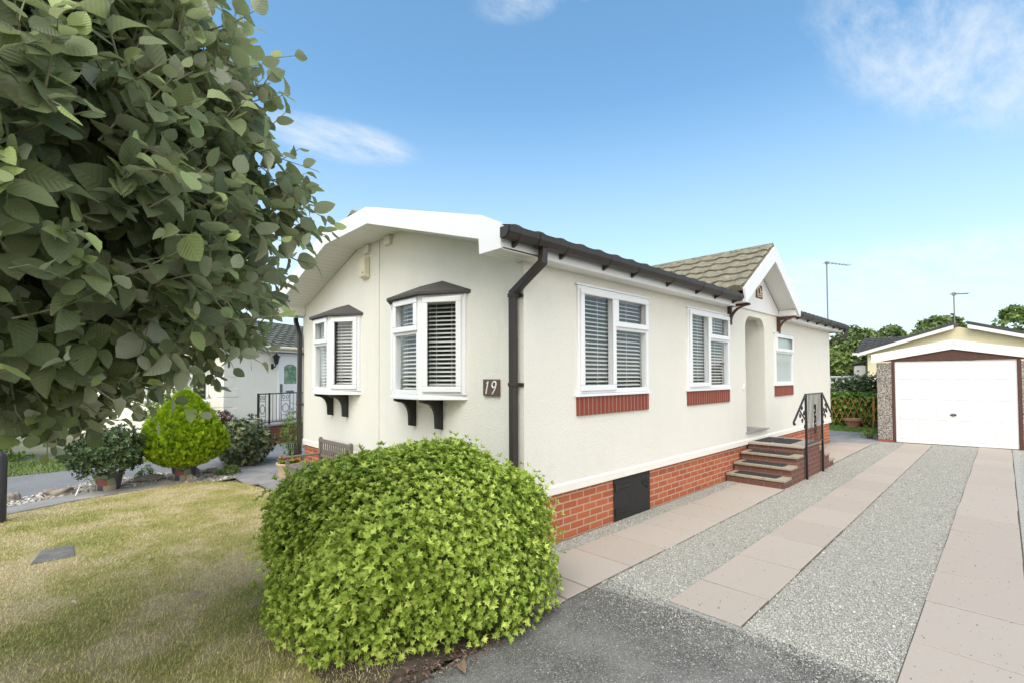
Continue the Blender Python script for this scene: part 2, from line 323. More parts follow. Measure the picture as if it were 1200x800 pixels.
# ---------------------------------------------------------------- builders
class MB:
    def __init__(s): s.v = []; s.f = []
    def add(s, vs, fs):
        b = len(s.v); s.v += [tuple(map(float, p)) for p in vs]; s.f += [tuple(b+i for i in q) for q in fs]; return s
    def box(s, x0, x1, y0, y1, z0, z1):
        return s.add([(x, y, z) for z in (z0, z1) for y in (y0, y1) for x in (x0, x1)], [(0, 2, 3, 1), (4, 5, 7, 6), (0, 1, 5, 4), (2, 6, 7, 3), (0, 4, 6, 2), (1, 3, 7, 5)])
    def extr(s, pts, vec):
        n = len(pts); v = Vector(vec); a = [Vector(p) for p in pts]
        return s.add(a+[p+v for p in a], [tuple(range(n))[::-1], tuple(range(n, 2*n))]+[(i, (i+1) % n, n+(i+1) % n, n+i) for i in range(n)])
    def tube(s, path, r, n=8, caps=True, square=False):
        P = [Vector(p) for p in path]; rs = r if isinstance(r, (list, tuple)) else [r]*len(P)
        rings = []; b = len(s.v); prev = None
        for i, p in enumerate(P):
            t = ((P[i]-P[i-1]).normalized() if i else Vector()) + ((P[i+1]-P[i]).normalized() if i < len(P)-1 else Vector())
            t = t.normalized() if t.length > 1e-6 else Vector((0, 0, 1))
            ref = prev if prev is not None else (Vector((0, 0, 1)) if abs(t.z) < .9 else Vector((1, 0, 0)))
            x = (ref - t*ref.dot(t)); x = x.normalized() if x.length > 1e-5 else t.orthogonal().normalized(); prev = x; y = t.cross(x)
            k = 1
            if 0 < i < len(P)-1:
                c = (P[i]-P[i-1]).normalized().dot((P[i+1]-P[i]).normalized()); k = 1/max(.5, math.sqrt((1+c)/2))
            for j in range(n):
                a = 2*math.pi*(j+(.5 if square else 0))/n; q = rs[i]*(math.sqrt(2) if square else 1)
                s.v.append(tuple(p + x*math.cos(a)*q + y*math.sin(a)*q*(k if square else 1)))
        for i in range(len(P)-1):
            for j in range(n):
                s.f.append((b+i*n+j, b+i*n+(j+1) % n, b+(i+1)*n+(j+1) % n, b+(i+1)*n+j))
        if caps:
            s.f.append(tuple(b+j for j in range(n))[::-1]); e = b+(len(P)-1)*n; s.f.append(tuple(e+j for j in range(n)))
        return s
    def lathe(s, prof, c=(0, 0, 0), n=28):
        b = len(s.v)
        for r, z in prof:
            for j in range(n): a = 2*math.pi*j/n; s.v.append((c[0]+r*math.cos(a), c[1]+r*math.sin(a), c[2]+z))
        for i in range(len(prof)-1):
            for j in range(n): s.f.append((b+i*n+j, b+i*n+(j+1) % n, b+(i+1)*n+(j+1) % n, b+(i+1)*n+j))
        s.f.append(tuple(b+j for j in range(n))[::-1]); e = b+(len(prof)-1)*n; s.f.append(tuple(e+j for j in range(n))); return s
    def build(s, name, mat, parent=None, smooth=False, bevel=0, recalc=True):
        me = bpy.data.meshes.new(name); me.from_pydata(s.v, [], s.f)
        if recalc:
            bm = bmesh.new(); bm.from_mesh(me); bmesh.ops.recalc_face_normals(bm, faces=bm.faces); bm.to_mesh(me); bm.free()
        me.materials.append(M[mat] if isinstance(mat, str) else mat)
        if smooth: me.polygons.foreach_set('use_smooth', [True]*len(me.polygons))
        o = bpy.data.objects.new(name, me); COL.objects.link(o); o.parent = parent
        if bevel:
            b = o.modifiers.new('bevel', 'BEVEL'); b.width = bevel; b.segments = 2; b.limit_method = 'ANGLE'; b.angle_limit = R(40)
            b.use_clamp_overlap = True; b.harden_normals = False
        if smooth and hasattr(me, 'set_sharp_from_angle'): me.set_sharp_from_angle(angle=R(50))
        return o
def tag(o, label=None, cat=None, group=None, kind=None):
    for k, v in (('label', label), ('category', cat), ('group', group), ('kind', kind)):
        if v: o[k] = v
    return o
def thing(name, label, cat, loc=(0, 0, 0), rz=0, group=None):
    o = bpy.data.objects.new(name, None); COL.objects.link(o); o.location = loc; o.rotation_euler = (0, 0, rz); o.empty_display_size = .2
    return tag(o, label, cat, group)
def struct(name, mb, mat, **k): return tag(mb.build(name, mat, **k), kind='structure')
def inst(name, mat, tv, tf, mats, pos, rnd, parent=None, uv=None, smooth=False):
    """one mesh of many small copies of a template (leaves, stones, blades)"""
    tv = np.asarray(tv, float); n = len(pos); k = len(tv)
    V = np.einsum('nij,kj->nki', mats, tv)+np.asarray(pos)[:, None, :]
    loops = np.concatenate([np.array(f) for f in tf]); sizes = np.array([len(f) for f in tf])
    me = bpy.data.meshes.new(name); me.vertices.add(n*k); me.vertices.foreach_set('co', V.reshape(-1).astype(np.float32))
    li = (loops[None, :]+np.arange(n)[:, None]*k).reshape(-1); me.loops.add(len(li)); me.loops.foreach_set('vertex_index', li.astype(np.int32))
    tot = np.tile(sizes, n); st = np.concatenate([[0], np.cumsum(tot)[:-1]])
    me.polygons.add(len(tot)); me.polygons.foreach_set('loop_start', st.astype(np.int32))
    me.update(calc_edges=True)
    at = me.attributes.new('rnd', 'FLOAT', 'FACE'); at.data.foreach_set('value', np.repeat(rnd, len(tf)).astype(np.float32))
    if uv is not None:
        l = me.uv_layers.new(name='UVMap'); l.data.foreach_set('uv', np.tile(np.asarray(uv, float)[loops].reshape(-1), n).astype(np.float32))
    if smooth: me.polygons.foreach_set('use_smooth', np.ones(len(tot), bool))
    me.materials.append(M[mat]); me.validate()
    o = bpy.data.objects.new(name, me); COL.objects.link(o); o.parent = parent; return o
def rnd_at(me, per_face):
    a = me.attributes.new('rnd', 'FLOAT', 'FACE'); a.data.foreach_set('value', np.asarray(per_face, np.float32))
def frames(fwd, upv=None, roll=None):
    """rotation matrices whose y axis is fwd and z axis is near upv"""
    y = fwd/np.linalg.norm(fwd, axis=1, keepdims=True); n = len(y)
    u = np.tile([0, 0, 1.], (n, 1)) if upv is None else upv
    u = u + nrg.normal(0, 1e-3, (n, 3))
    x = np.cross(y, u); x /= np.linalg.norm(x, axis=1, keepdims=True)+1e-9; z = np.cross(x, y)
    if roll is not None:
        c, s_ = np.cos(roll)[:, None], np.sin(roll)[:, None]; x, z = c*x+s_*z, -s_*x+c*z
    return np.stack([x, y, z], axis=2)
def leaf_tpl(wd=.7, st=6, fold=.12, curl=.18, tip=1.0, wav=0):
    v, uv, f = [], [], []
    for i in range(st+1):
        t = i/st; w = wd/2*(math.sin(math.pi*min(1, (t*.95+.03))**.82)**.72) if 0 < i < st else .012
        for sx in (-1, 0, 1):
            v.append((sx*w, t, (fold*abs(sx)*w*2 - curl*t*t + (wav*math.sin(i*2.1+sx) if sx else 0)))); uv.append((.5+sx*w/wd, t))
    for i in range(st):
        for j in (0, 1): a = i*3+j; f.append((a, a+1, a+4, a+3))
    return v, f, uv
def sphere_dirs(n, zmin=-1, zmax=1):
    z = nrg.uniform(zmin, zmax, n); a = nrg.uniform(0, 2*np.pi, n); r = np.sqrt(1-z*z); return np.stack([r*np.cos(a), r*np.sin(a), z], 1)
def lump(d, seed, amp):     # smooth uneven outline
    g = np.random.default_rng(seed); r = np.ones(len(d))
    for k in range(9):
        q = g.normal(0, 1, 3); q /= np.linalg.norm(q); r += amp*np.sin((d@q)*g.uniform(3, 8)+g.uniform(0, 6.3))/3
    return r

# ---------------------------------------------------------------- ground
def sheet(name, pts, z, mat, jag=0, sub=0):
    P = [Vector((x, y)) for x, y in pts]
    if sub:
        Q = []
        for i in range(len(P)):
            a, b = P[i], P[(i+1) % len(P)]; n = max(1, int((b-a).length/sub))
            for k in range(n):
                q = a.lerp(b, k/n); Q.append(q+Vector((rng.uniform(-jag, jag), rng.uniform(-jag, jag))))
        P = Q
    mb = MB(); mb.add([(p.x, p.y, z) for p in P], [tuple(range(len(P)))])
    o = struct(name, mb, mat, recalc=False)
    return o
def inpoly(xy, poly):
    x, y = xy[:, 0], xy[:, 1]; r = np.zeros(len(x), bool); n = len(poly); j = n-1
    for i in range(n):
        xi, yi = poly[i]; xj, yj = poly[j]
        r ^= ((yi > y) != (yj > y)) & (x < (xj-xi)*(y-yi)/(yj-yi+1e-12)+xi); j = i
    return r
g = MB(); g.add([(-900, -900, -.04), (900, -900, -.04), (900, 900, -.04), (-900, 900, -.04)], [(0, 1, 2, 3)]); struct('ground', g, 'ground_far')
sheet('gravel_drive', [(-.1, -6), (17.5, -6), (17.5, .0), (-.1, .0)], 0, 'gravel_base')
sheet('tarmac_road', [(-30, -25), (-.05, -25), (.17, -6), (.16, -4.2), (.10, -2.75), (.08, -1.95), (.02, -1.4), (-.1, -.86), (-.5, -.86), (-1.2, -.88), (-2.1, -.92), (-30, -1.5)], .006, 'tarmac', .02, .08)
sheet('side_road', [(-14, 5.5), (-3.6, 6.2), (-1.1, 6.6), (4, 6.6), (4, 11), (-.9, 9.2), (-1.2, 8.6), (-2.0, 8.93), (-3.65, 8.8), (-14, 8.2)], -.014, 'road', .02, .2)
LAWN = [(-9, 2.4), (-5.5, 4.35), (-3.57, 5.37), (-3.0, 5.65), (-2.16, 5.87), (-1.72, 5.94), (-1.3, 5.75), (-1.04, 5.29), (-.84, 4.27), (-.8, .95), (-1.2, -.4), (-2.0, -.9), (-9, -1.15)]
sheet('lawn', LAWN, .008, 'lawn', .015, .12)
sheet('flower_bed', [(-2.1, -.90), (-.80, -.87), (-.80, -.2), (-.4, .4), (-.5, .7), (-1.8, .7), (-2.1, .2)], .014, 'soil', .04, .12)
PEB = [(-9, 4.9), (-5.5, 5.5), (-3.57, 5.86), (-2.99, 6.22), (-2.12, 6.23), (-1.72, 5.96), (-1.3, 5.76), (-1.0, 5.9), (-.85, 6.25), (-.95, 6.95), (-1.7, 7.25), (-2.84, 7.1), (-3.59, 6.35), (-5.5, 5.9), (-9, 5.2)]
sheet('pebble_bed', PEB, -.004, 'gravel_base', .02, .15)
pm = MB(); pz = [(-9, 2.42, -9, 2.9), (-5.5, 4.37, -5.5, 4.84), (-3.57, 5.39, -3.57, 5.84), (-3.0, 5.67, -2.99, 6.2), (-2.16, 5.89, -2.12, 6.21), (-1.72, 5.96, -1.68, 6.02)]
for (a, b) in zip(pz[:-1], pz[1:]): pm.extr([(a[0], a[1], -.01), (b[0], b[1], -.01), (b[2], b[3], -.01), (a[2], a[3], -.01)], (0, 0, .028))
struct('path', pm, 'path')
pm = MB()
for x0, x1, y0, y1 in ((-1.0, -.45, 5.75, 6.5), (-.44, .0, 5.75, 6.5), (-1.0, -.45, 5.1, 5.74), (-.44, -.005, 5.1, 5.74), (-.86, -.43, 4.4, 5.09), (-.42, -.005, 4.4, 5.09), (-.82, -.42, 3.7, 4.39), (-.41, -.005, 3.7, 4.39), (-.8, -.4, 2.9, 3.69), (-.39, -.005, 2.9, 3.69), (-.8, -.4, 2.0, 2.89), (-.39, -.005, 2.0, 2.89), (-.8, -.4, 1.1, 1.99), (-.39, -.005, 1.1, 1.99), (0.01, .6, 5.75, 6.5)):
    z = .014+rng.uniform(-.003, .003); pm.box(x0, x1, y0, y1, -.02, z)
struct('patio', pm, 'path', bevel=.004)
SL = {}
def strip(name, x0, x1, y0, y1, joints, drift=0, z=.014):
    mb = MB(); xs = [x0]+[j for j in joints if x0+.05 < j < x1-.05]+[x1]; rv = []
    for a, b in zip(xs[:-1], xs[1:]):
        dz = [rng.uniform(-.003, .003) for _ in range(4)]; gp = .0065; e = rng.uniform(-.004, .004)
        q = [(a+gp, y0+e+drift*a), (b-gp, y0+e+drift*b), (b-gp, y1+e+drift*b), (a+gp, y1+e+drift*a)]
        mb.add([(x, y, -.03) for x, y in q]+[(x, y, z+d) for (x, y), d in zip(q, dz)], [(3, 2, 1, 0), (4, 5, 6, 7), (0, 1, 5, 4), (1, 2, 6, 5), (2, 3, 7, 6), (3, 0, 4, 7)])
        rv += [rng.random()]*6
    jm = MB(); jm.add([(x0, y0-.012+drift*x0, .0045), (x1, y0-.012+drift*x1, .0045), (x1, y1+.004+drift*x1, .0045), (x0, y1+.004+drift*x0, .0045)], [(0, 1, 2, 3)]); struct('paving_bed', jm, 'joint', recalc=False)
    o = struct(name, mb, 'slab', recalc=False); rnd_at(o.data, rv)
    b = o.modifiers.new('bevel', 'BEVEL'); b.width = .004; b.segments = 2
    return o
strip('paving', -.80, 4.54, -.845, -.225, [-.41, -.135]+[.465+.6*i for i in range(12)])
strip('paving', 7.4, 11.0, -.80, -.16, [7.9+.6*i for i in range(8)])
strip('paving', .11, 11.9, -1.905, -1.395, [.65+.78*i for i in range(16)], .006)
strip('paving', -.65, 12.2, -3.235, -2.718, [-.07+.775*i for i in range(20)], .008)
pm = MB()
for i in range(5):
    for j in range(4):
        x = 11.02+i*.7; y = -.86+j*.7
        if x < 11.7 or y > -.9: pm.box(x, x+.69, y, y+.69, -.03, .012+rng.uniform(-.002, .002))
struct('rear_patio', pm, 'path', bevel=.004)
pm = MB(); pm.box(.058, .1, -1.91, -1.385, -.05, .011); struct('kerb_edging', pm, 'concrete')
gm = MB(); gm.box(13.9, 15.6, -.9, 2.6, -.03, .03); struct('grass_strip', gm, 'grass_far')

# loose stones, blades: what nobody could count
OV = [(1, 0, 0), (-1, 0, 0), (0, 1, 0), (0, -1, 0), (0, 0, 1), (0, 0, -1), (.62, .62, .5), (-.6, -.62, .5)]
OF = [(4, 0, 2), (4, 2, 1), (4, 1, 3), (4, 3, 0), (2, 0, 5), (1, 2, 5), (3, 1, 5), (0, 3, 5)]
def stones(name, mat, xy, size, z=.0, flat=.62):
    n = len(xy); yv = nrg.normal(0, 1, (n, 3)); yv[:, 2] *= .35
    F = frames(yv); s = nrg.lognormal(math.log(size), .32, (n, 1, 1)); sc = nrg.uniform(.6, 1.2, (n, 1, 3)); sc[:, :, 2] *= flat
    pos = np.c_[xy, z+s[:, 0, 0]*.2]
    return tag(inst(name, mat, OV, OF, F*s*sc, pos, nrg.random(n)), kind='stuff')
def scat(n, x0, x1, y0, y1, power=1.0):
    t = nrg.random(n)**power; return np.c_[x0+(x1-x0)*t, nrg.uniform(y0, y1, n)]
gx = [scat(22000, -.02, 12, -.215, -.003, 1.5), scat(52000, .02, 12, -1.395, -.852, 1.6), scat(80000, .03, 12.1, -2.71, -1.912, 1.7), scat(9000, 4, 12.3, -4.0, -3.245, 1.2)]
gx[1][:, 1] += gx[1][:, 0]*.003; gx[2][:, 1] += gx[2][:, 0]*.007
tag(stones('gravel', 'gravel', np.concatenate(gx), .0050, .002), 'pale limestone chippings filling the gaps between the paving strips', 'gravel')
qs = np.concatenate([scat(260, -.6, 4.4, -.83, -.25), scat(420, .2, 11, -1.9, -1.4, 1.5), scat(420, -.3, 11, -3.2, -2.73, 1.5)])
tag(stones('gravel', 'chips', qs, .0038, .015), 'stray chippings scattered on the paving slabs', 'gravel')
q = np.concatenate([np.c_[nrg.normal(.06, .2, 11000), nrg.uniform(-2.75, -.87, 11000)], np.c_[nrg.normal(-.35, .55, 4500), nrg.uniform(-3.6, -.95, 4500)]])
tag(stones('loose_chippings', 'chips', q[q[:, 0] < .12], .0040, .008), 'loose pale chippings strewn over the dark tarmac', 'gravel')
q = np.c_[nrg.uniform(-5.5, -.85, 9000), nrg.uniform(5.4, 7.3, 9000)]; q = q[inpoly(q, PEB)]
tag(stones('pebbles', 'pebble', q, .021, .0, .7), 'rounded beige pebbles in the border beyond the lawn', 'pebbles')
bt = [(-.5, 0, 0), (.5, 0, 0), (-.42, .45, .06), (.42, .45, .06), (0, 1, .3)]
def blades(name, mat, xy, h, wd, z, label):
    n = len(xy); th = nrg.uniform(0, 2*np.pi, n); lean = np.abs(nrg.normal(.55, .35, n))
    y = np.stack([np.cos(th)*np.sin(lean), np.sin(th)*np.sin(lean), np.cos(lean)], 1)
    F = frames(y, np.stack([np.cos(th), np.sin(th), np.zeros(n)], 1)); hh = h*nrg.uniform(.5, 1.35, n)
    sc = np.stack([np.full(n, wd)*nrg.uniform(.7, 1.3, n), hh, hh], 1)[:, None, :]
    return tag(inst(name, mat, bt, [(0, 1, 3, 2), (2, 3, 4)], F*sc, np.c_[xy, np.full(n, z)], nrg.random(n)), label, 'grass', kind='stuff')
n = 330000; q = np.c_[nrg.uniform(-5.6, -.8, n), -1+7*nrg.random(n)**1.25]; q = q[inpoly(q, LAWN)]
cov = ~((q[:, 0] > -3.36) & (q[:, 0] < -3.0) & (q[:, 1] > 2.9) & (q[:, 1] < 3.36)); q = q[cov]
blades('grass', 'blade', np.concatenate([q, q[:30000]]), np.r_[np.full(len(q), .02), np.full(30000, .036)], .0036, .006, 'short dry mown grass blades of the front lawn')
q = np.c_[nrg.uniform(13.9, 15.5, 6000), nrg.uniform(-.9, 2.5, 6000)]; blades('grass', 'blade_green', q, .05, .008, .03, 'green grass blades on the strip before the hedge')
q = np.c_[nrg.uniform(-7, .2, 15000), nrg.uniform(8.7, 11, 15000)]; q = q[q[:, 1] > 8.95]
blades('grass', 'blade_green', q, .06, .012, -.04, 'green verge grass in front of the far bungalow')

# ---------------------------------------------------------------- windows
class Pl:      # a wall plane: origin, unit vector along it, outward normal
    def __init__(s, o, u, n): s.o, s.u, s.n = Vector(o), Vector(u).normalized(), Vector(n).normalized()
    def p(s, u, z, d=0): return tuple(s.o+s.u*u+s.n*d+Vector((0, 0, z)))
    def box(s, mb, u0, u1, z0, z1, d0, d1):
        return mb.extr([s.p(u0, z0, d0), s.p(u1, z0, d0), s.p(u1, z1, d0), s.p(u0, z1, d0)], s.n*(d1-d0))
def ring(pl, mb, u0, u1, z0, z1, t, d0, d1, tb=None):
    tb = tb or t
    pl.box(mb, u0, u1, z0, z0+tb, d0, d1); pl.box(mb, u0, u1, z1-tb, z1, d0, d1)
    pl.box(mb, u0, u0+t, z0+tb, z1-tb, d0, d1); pl.box(mb, u1-t, u1, z0+tb, z1-tb, d0, d1)
def blind_slats(pl, par, u0, u1, z0, z1, d=-.06, pitch=.047, ang=-27, tapes=2, name='blind'):
    mb = MB(); z = z1-.03; a = R(ang); hw = .021
    while z > z0+.01:
        c, s_ = math.cos(a)*hw, math.sin(a)*hw
        q = [pl.p(u, z+k*s_, d+k*c) for u in (u0, u1) for k in (-1, 1)]
        mb.add(q+[tuple(Vector(v)+Vector((0, 0, .003))) for v in q], [(0, 1, 3, 2), (4, 6, 7, 5), (0, 4, 5, 1), (2, 3, 7, 6), (0, 2, 6, 4), (1, 5, 7, 3)]); z -= pitch
    for k in range(tapes):
        u = u0+(u1-u0)*(.3+.45*k/(max(1, tapes-1)) if tapes > 1 else .5); pl.box(mb, u-.002, u+.002, z0, z1, d+.022, d+.024)
    pl.box(mb, u0, u1, z1-.03, z1, d-.02, d+.02)
    return mb.build(name, 'blind', par, recalc=False)
def window(pl, par, u0, u1, z0, z1, kind, blind=True, name='window', frosted=False):
    fr = MB(); t = .05
    ring(pl, fr, u0, u1, z0, z1, t, -.05, .028)
    panes = []
    W, H = u1-u0, z1-z0; sash = []
    if kind == 'casement_left':
        um = u0+W*.47; zt = z1-H*.35
        pl.box(fr, um-.03, um+.03, z0+t, z1-t, -.045, .026); pl.box(fr, um+.03, u1-t, zt-.03, zt+.03, -.045, .026)
        sash = [(u0+.028, um+.012, z0+.028, z1-.028), (um+.006, u1-.022, zt+.004, z1-.022)]
        panes = [(u0+.09, um-.05, z0+.09, z1-.09), (um+.065, u1-.08, zt+.06, z1-.08), (um+.03, u1-t, z0+t, zt-.03)]
    elif kind == 'top_opener':
        zt = z1-H*.36; pl.box(fr, u0+t, u1-t, zt-.03, zt+.03, -.045, .026)
        sash = [(u0+.022, u1-.022, zt+.004, z1-.022)]
        panes = [(u0+.08, u1-.08, zt+.062, z1-.08), (u0+t, u1-t, z0+t, zt-.03)]
    elif kind == 'fixed': panes = [(u0+t, u1-t, z0+t, z1-t)]
    elif kind == 'sash':
        sash = [(u0+.03, u1-.03, z0+.03, z1-.03)]; panes = [(u0+.09, u1-.09, z0+.09, z1-.09)]
    f = fr.build(name if par is None else 'frame', 'upvc', par, bevel=.006)
    for a in sash:
        sm = MB(); ring(pl, sm, *a, .062, .0285, .052); sm.build('sash', 'upvc', f, bevel=.008)
    for a in panes:
        gm = MB(); gm.add([pl.p(a[0]-.005, a[2]-.005, -.005), pl.p(a[1]+.005, a[2]-.005, -.005), pl.p(a[1]+.005, a[3]+.005, -.005), pl.p(a[0]-.005, a[3]+.005, -.005)], [(0, 1, 2, 3)])
        gm.build('pane', 'frosted' if frosted else 'glass', f, recalc=False)
    return f, panes
def wall_holes(mb, pl, u0, u1, z0, z1, holes, th):
    us = sorted({u0, u1, *[h[0] for h in holes], *[h[1] for h in holes]})
    for a, b in zip(us[:-1], us[1:]):
        hs = sorted([(h[2], h[3]) for h in holes if h[0] <= a+1e-6 and h[1] >= b-1e-6]); z = z0
        for c, d in hs:
            if c > z: pl.box(mb, a, b, z, c, -th, 0)
            z = d
        if z < z1: pl.box(mb, a, b, z, z1, -th, 0)
def tile_roof(o, A, Sv, la, ls, ex=.31, wave=.3, amp=.022, step=.03, th=.05, res=.05):
    """courses of bold roll tiles: A along the eave, Sv up the slope"""
    o, A, Sv = Vector(o), Vector(A).normalized(), Vector(Sv).normalized(); Nn = A.cross(Sv)
    if Nn.z < 0: Nn = -Nn
    mb = MB(); nx = int(la/res)+1; nc = max(1, round(ls/ex)); ex = ls/nc
    hgt = lambda x: amp*(max(0, math.sin(2*math.pi*x/wave))**.7 if math.sin(2*math.pi*x/wave) > 0 else 0)
    rows = []
    for c in range(nc):
        rows += [(c*ex, 0), (c*ex+.002, step), ((c+1)*ex, 0.004)]
    for si, (s_, hh) in enumerate(rows):
        for i in range(nx+1):
            x = la*i/nx; mb.v.append(tuple(o+A*x+Sv*(s_+(0 if hh < .01 else rng.uniform(-.004, .004)))+Nn*(hh+hgt(x)*(1 if hh > 0 else .0))))
    for r_ in range(len(rows)-1):
        for i in range(nx): a = r_*(nx+1)+i; mb.f.append((a, a+1, a+nx+2, a+nx+1))
    mb.extr([tuple(o-Nn*th), tuple(o+A*la-Nn*th), tuple(o+A*la+Sv*ls-Nn*th), tuple(o+Sv*ls-Nn*th)], Nn*(th-.004))
    return mb

# ---------------------------------------------------------------- the park home
LX, WY, ZB, ZT = 10.944, 5.607, .497, 2.775
home = thing('park_home', 'cream rendered park home with orange brick skirting and two bay windows', 'house')
side = Pl((0, 0, 0), (1, 0, 0), (0, -1, 0)); front = Pl((0, 0, 0), (0, 1, 0), (-1, 0, 0))
WIN = [(.79, 2.20, 1.49, 2.64), (3.27, 4.70, 1.49, 2.64), (6.87, 7.95, 1.51, 2.50)]
ARCH = (5.43, 6.36, ZB, 2.72)
BAYS = [(.89, 1.33, 1.89, 2.33), (3.37, 3.77, 4.31, 4.70)]
wm = MB()
wall_holes(wm, side, 0, LX, ZB, ZT, WIN+[ARCH], .1)
wall_holes(wm, front, .1, WY-.1, ZB, ZT, [(b[0]+.05, b[3]-.05, 1.5, 2.56) for b in BAYS], .1)
wm.extr([(0, .1, ZT), (0, .1, 2.92), (0, 2.22, 3.57), (0, 3.42, 3.57), (0, 5.507, 2.92), (0, 5.507, ZT)], (.1, 0, 0))
wm.box(0, LX, WY-.1, WY, ZB, ZT); wm.box(LX-.1, LX, .1, WY-.1, ZB, ZT)
wm.extr([(LX-.1, .1, ZT), (LX-.1, 2.8, 3.6), (LX-.1, 5.507, ZT)], (.1, 0, 0))
# arched head of the doorway and its recess
for sx, x0 in ((1, ARCH[0]), (-1, ARCH[1])):
    r = .24; pts = [(x0, 0, 2.72), (x0, 0, 2.72-r)]+[(x0+sx*(r-r*math.cos(a)), 0, 2.72-r+r*math.sin(a)) for a in [math.pi/2*k/8 for k in range(1, 9)]]
    wm.extr(pts, (0, .1, 0))
wm.box(ARCH[0]-.08, ARCH[0]-.002, .1, 1.1, .7, 2.78); wm.box(ARCH[1]+.002, ARCH[1]+.08, .1, 1.1, .7, 2.78)
wm.box(ARCH[0]-.08, ARCH[1]+.08, .1, 1.1, 2.722, 2.78)
wm.box(ARCH[0], ARCH[1], 0.002, .1, ZB, .69)
wm.box(4.56, 7.24, .0, .1, ZT, 2.92)
wall = wm.build('wall', 'render', home)
tm = MB()     # bell-cast drip strip along the foot of the render
tm.extr([(-.012, -.012, ZB), (-.012, -.012, ZB+.075), (0, .0, ZB+.095), (0, 0, ZB)], (LX+.02, 0, 0))
tm.extr([(-.012, 0, ZB), (-.012, 0, ZB+.075), (0, 0, ZB+.095), (0, 0, ZB)], (0, WY, 0)); tm.build('base_trim', 'render_plain', home)
bk = MB(); bk.box(.03, LX-.03, .03, .13, -.1, ZB-.004); bk.box(.03, .13, .13, WY-.03, -.1, ZB-.004); bk.box(LX-.13, LX-.03, .13, WY-.03, -.1, ZB-.004)
bk.box(.13, LX-.13, WY-.13, WY-.03, -.1, ZB-.004)
bk.build('brick_skirting', 'brick', home)
fl = MB(); fl.box(.12, LX-.12, .12, WY-.12, ZB, ZB+.05); fl.build('floor', 'dark_in', home)
for b_ in ((2.6, 2.65, .12, 2.77), (2.6, 2.65, 2.84, WY-.12), (.12, 5.2, 2.78, 2.83), (5.0, 5.05, .12, 2.77), (8.3, 8.35, .12, WY-.12)): ip = MB(); ip.box(*b_, ZB+.06, ZT); ip.build('inner_partition', 'dark_in', home)
# access hatch
h = MB(); side.box(h, 1.475, 2.255, .0, .485, -.02, -.008)
hatch = h.build('access_hatch', 'blackwood', home, bevel=.004)
for z in (.1, .385):
    hm = MB(); side.box(hm, 1.49, 1.78, z-.018, z+.018, -.006, .002); side.box(hm, 1.485, 1.53, z-.045, z+.045, -.006, .004); hm.build('hinge', 'black', hatch, bevel=.003)
hm = MB(); hm.tube([side.p(2.16, .36, -.01), side.p(2.16, .36, .022), side.p(2.16, .30, .022), side.p(2.16, .30, -.01)], .006, 6); side.box(hm, 2.08, 2.2, .345, .375, -.006, .004); hm.build('latch', 'black', hatch)
# windows of the long wall
for i, (a, b, c, d) in enumerate(WIN):
    kind = 'casement_left' if i < 2 else 'top_opener'
    f, panes = window(side, home, a, b, c, d, kind, frosted=(i == 2)); f.name = 'window'
    if i < 2: blind_slats(side, f, a+.055, b-.055, c+.05, d-.05, -.075)
    hd = MB(); side.box(hd, a-.03, b+.03, d+.002, d+.022, 0, .036); hd.build('head_trim', 'upvc', f, bevel=.003); hd = MB(); side.box(hd, a-.035, b+.02, c-.03, c-.002, 0, .045); hd.build('sill', 'upvc', f, bevel=.003)
    sb = MB(); side.box(sb, a-.01, b-.0, c-.23, c-.033, 0, .022); sb.build('brick_sill', 'soldier', home)
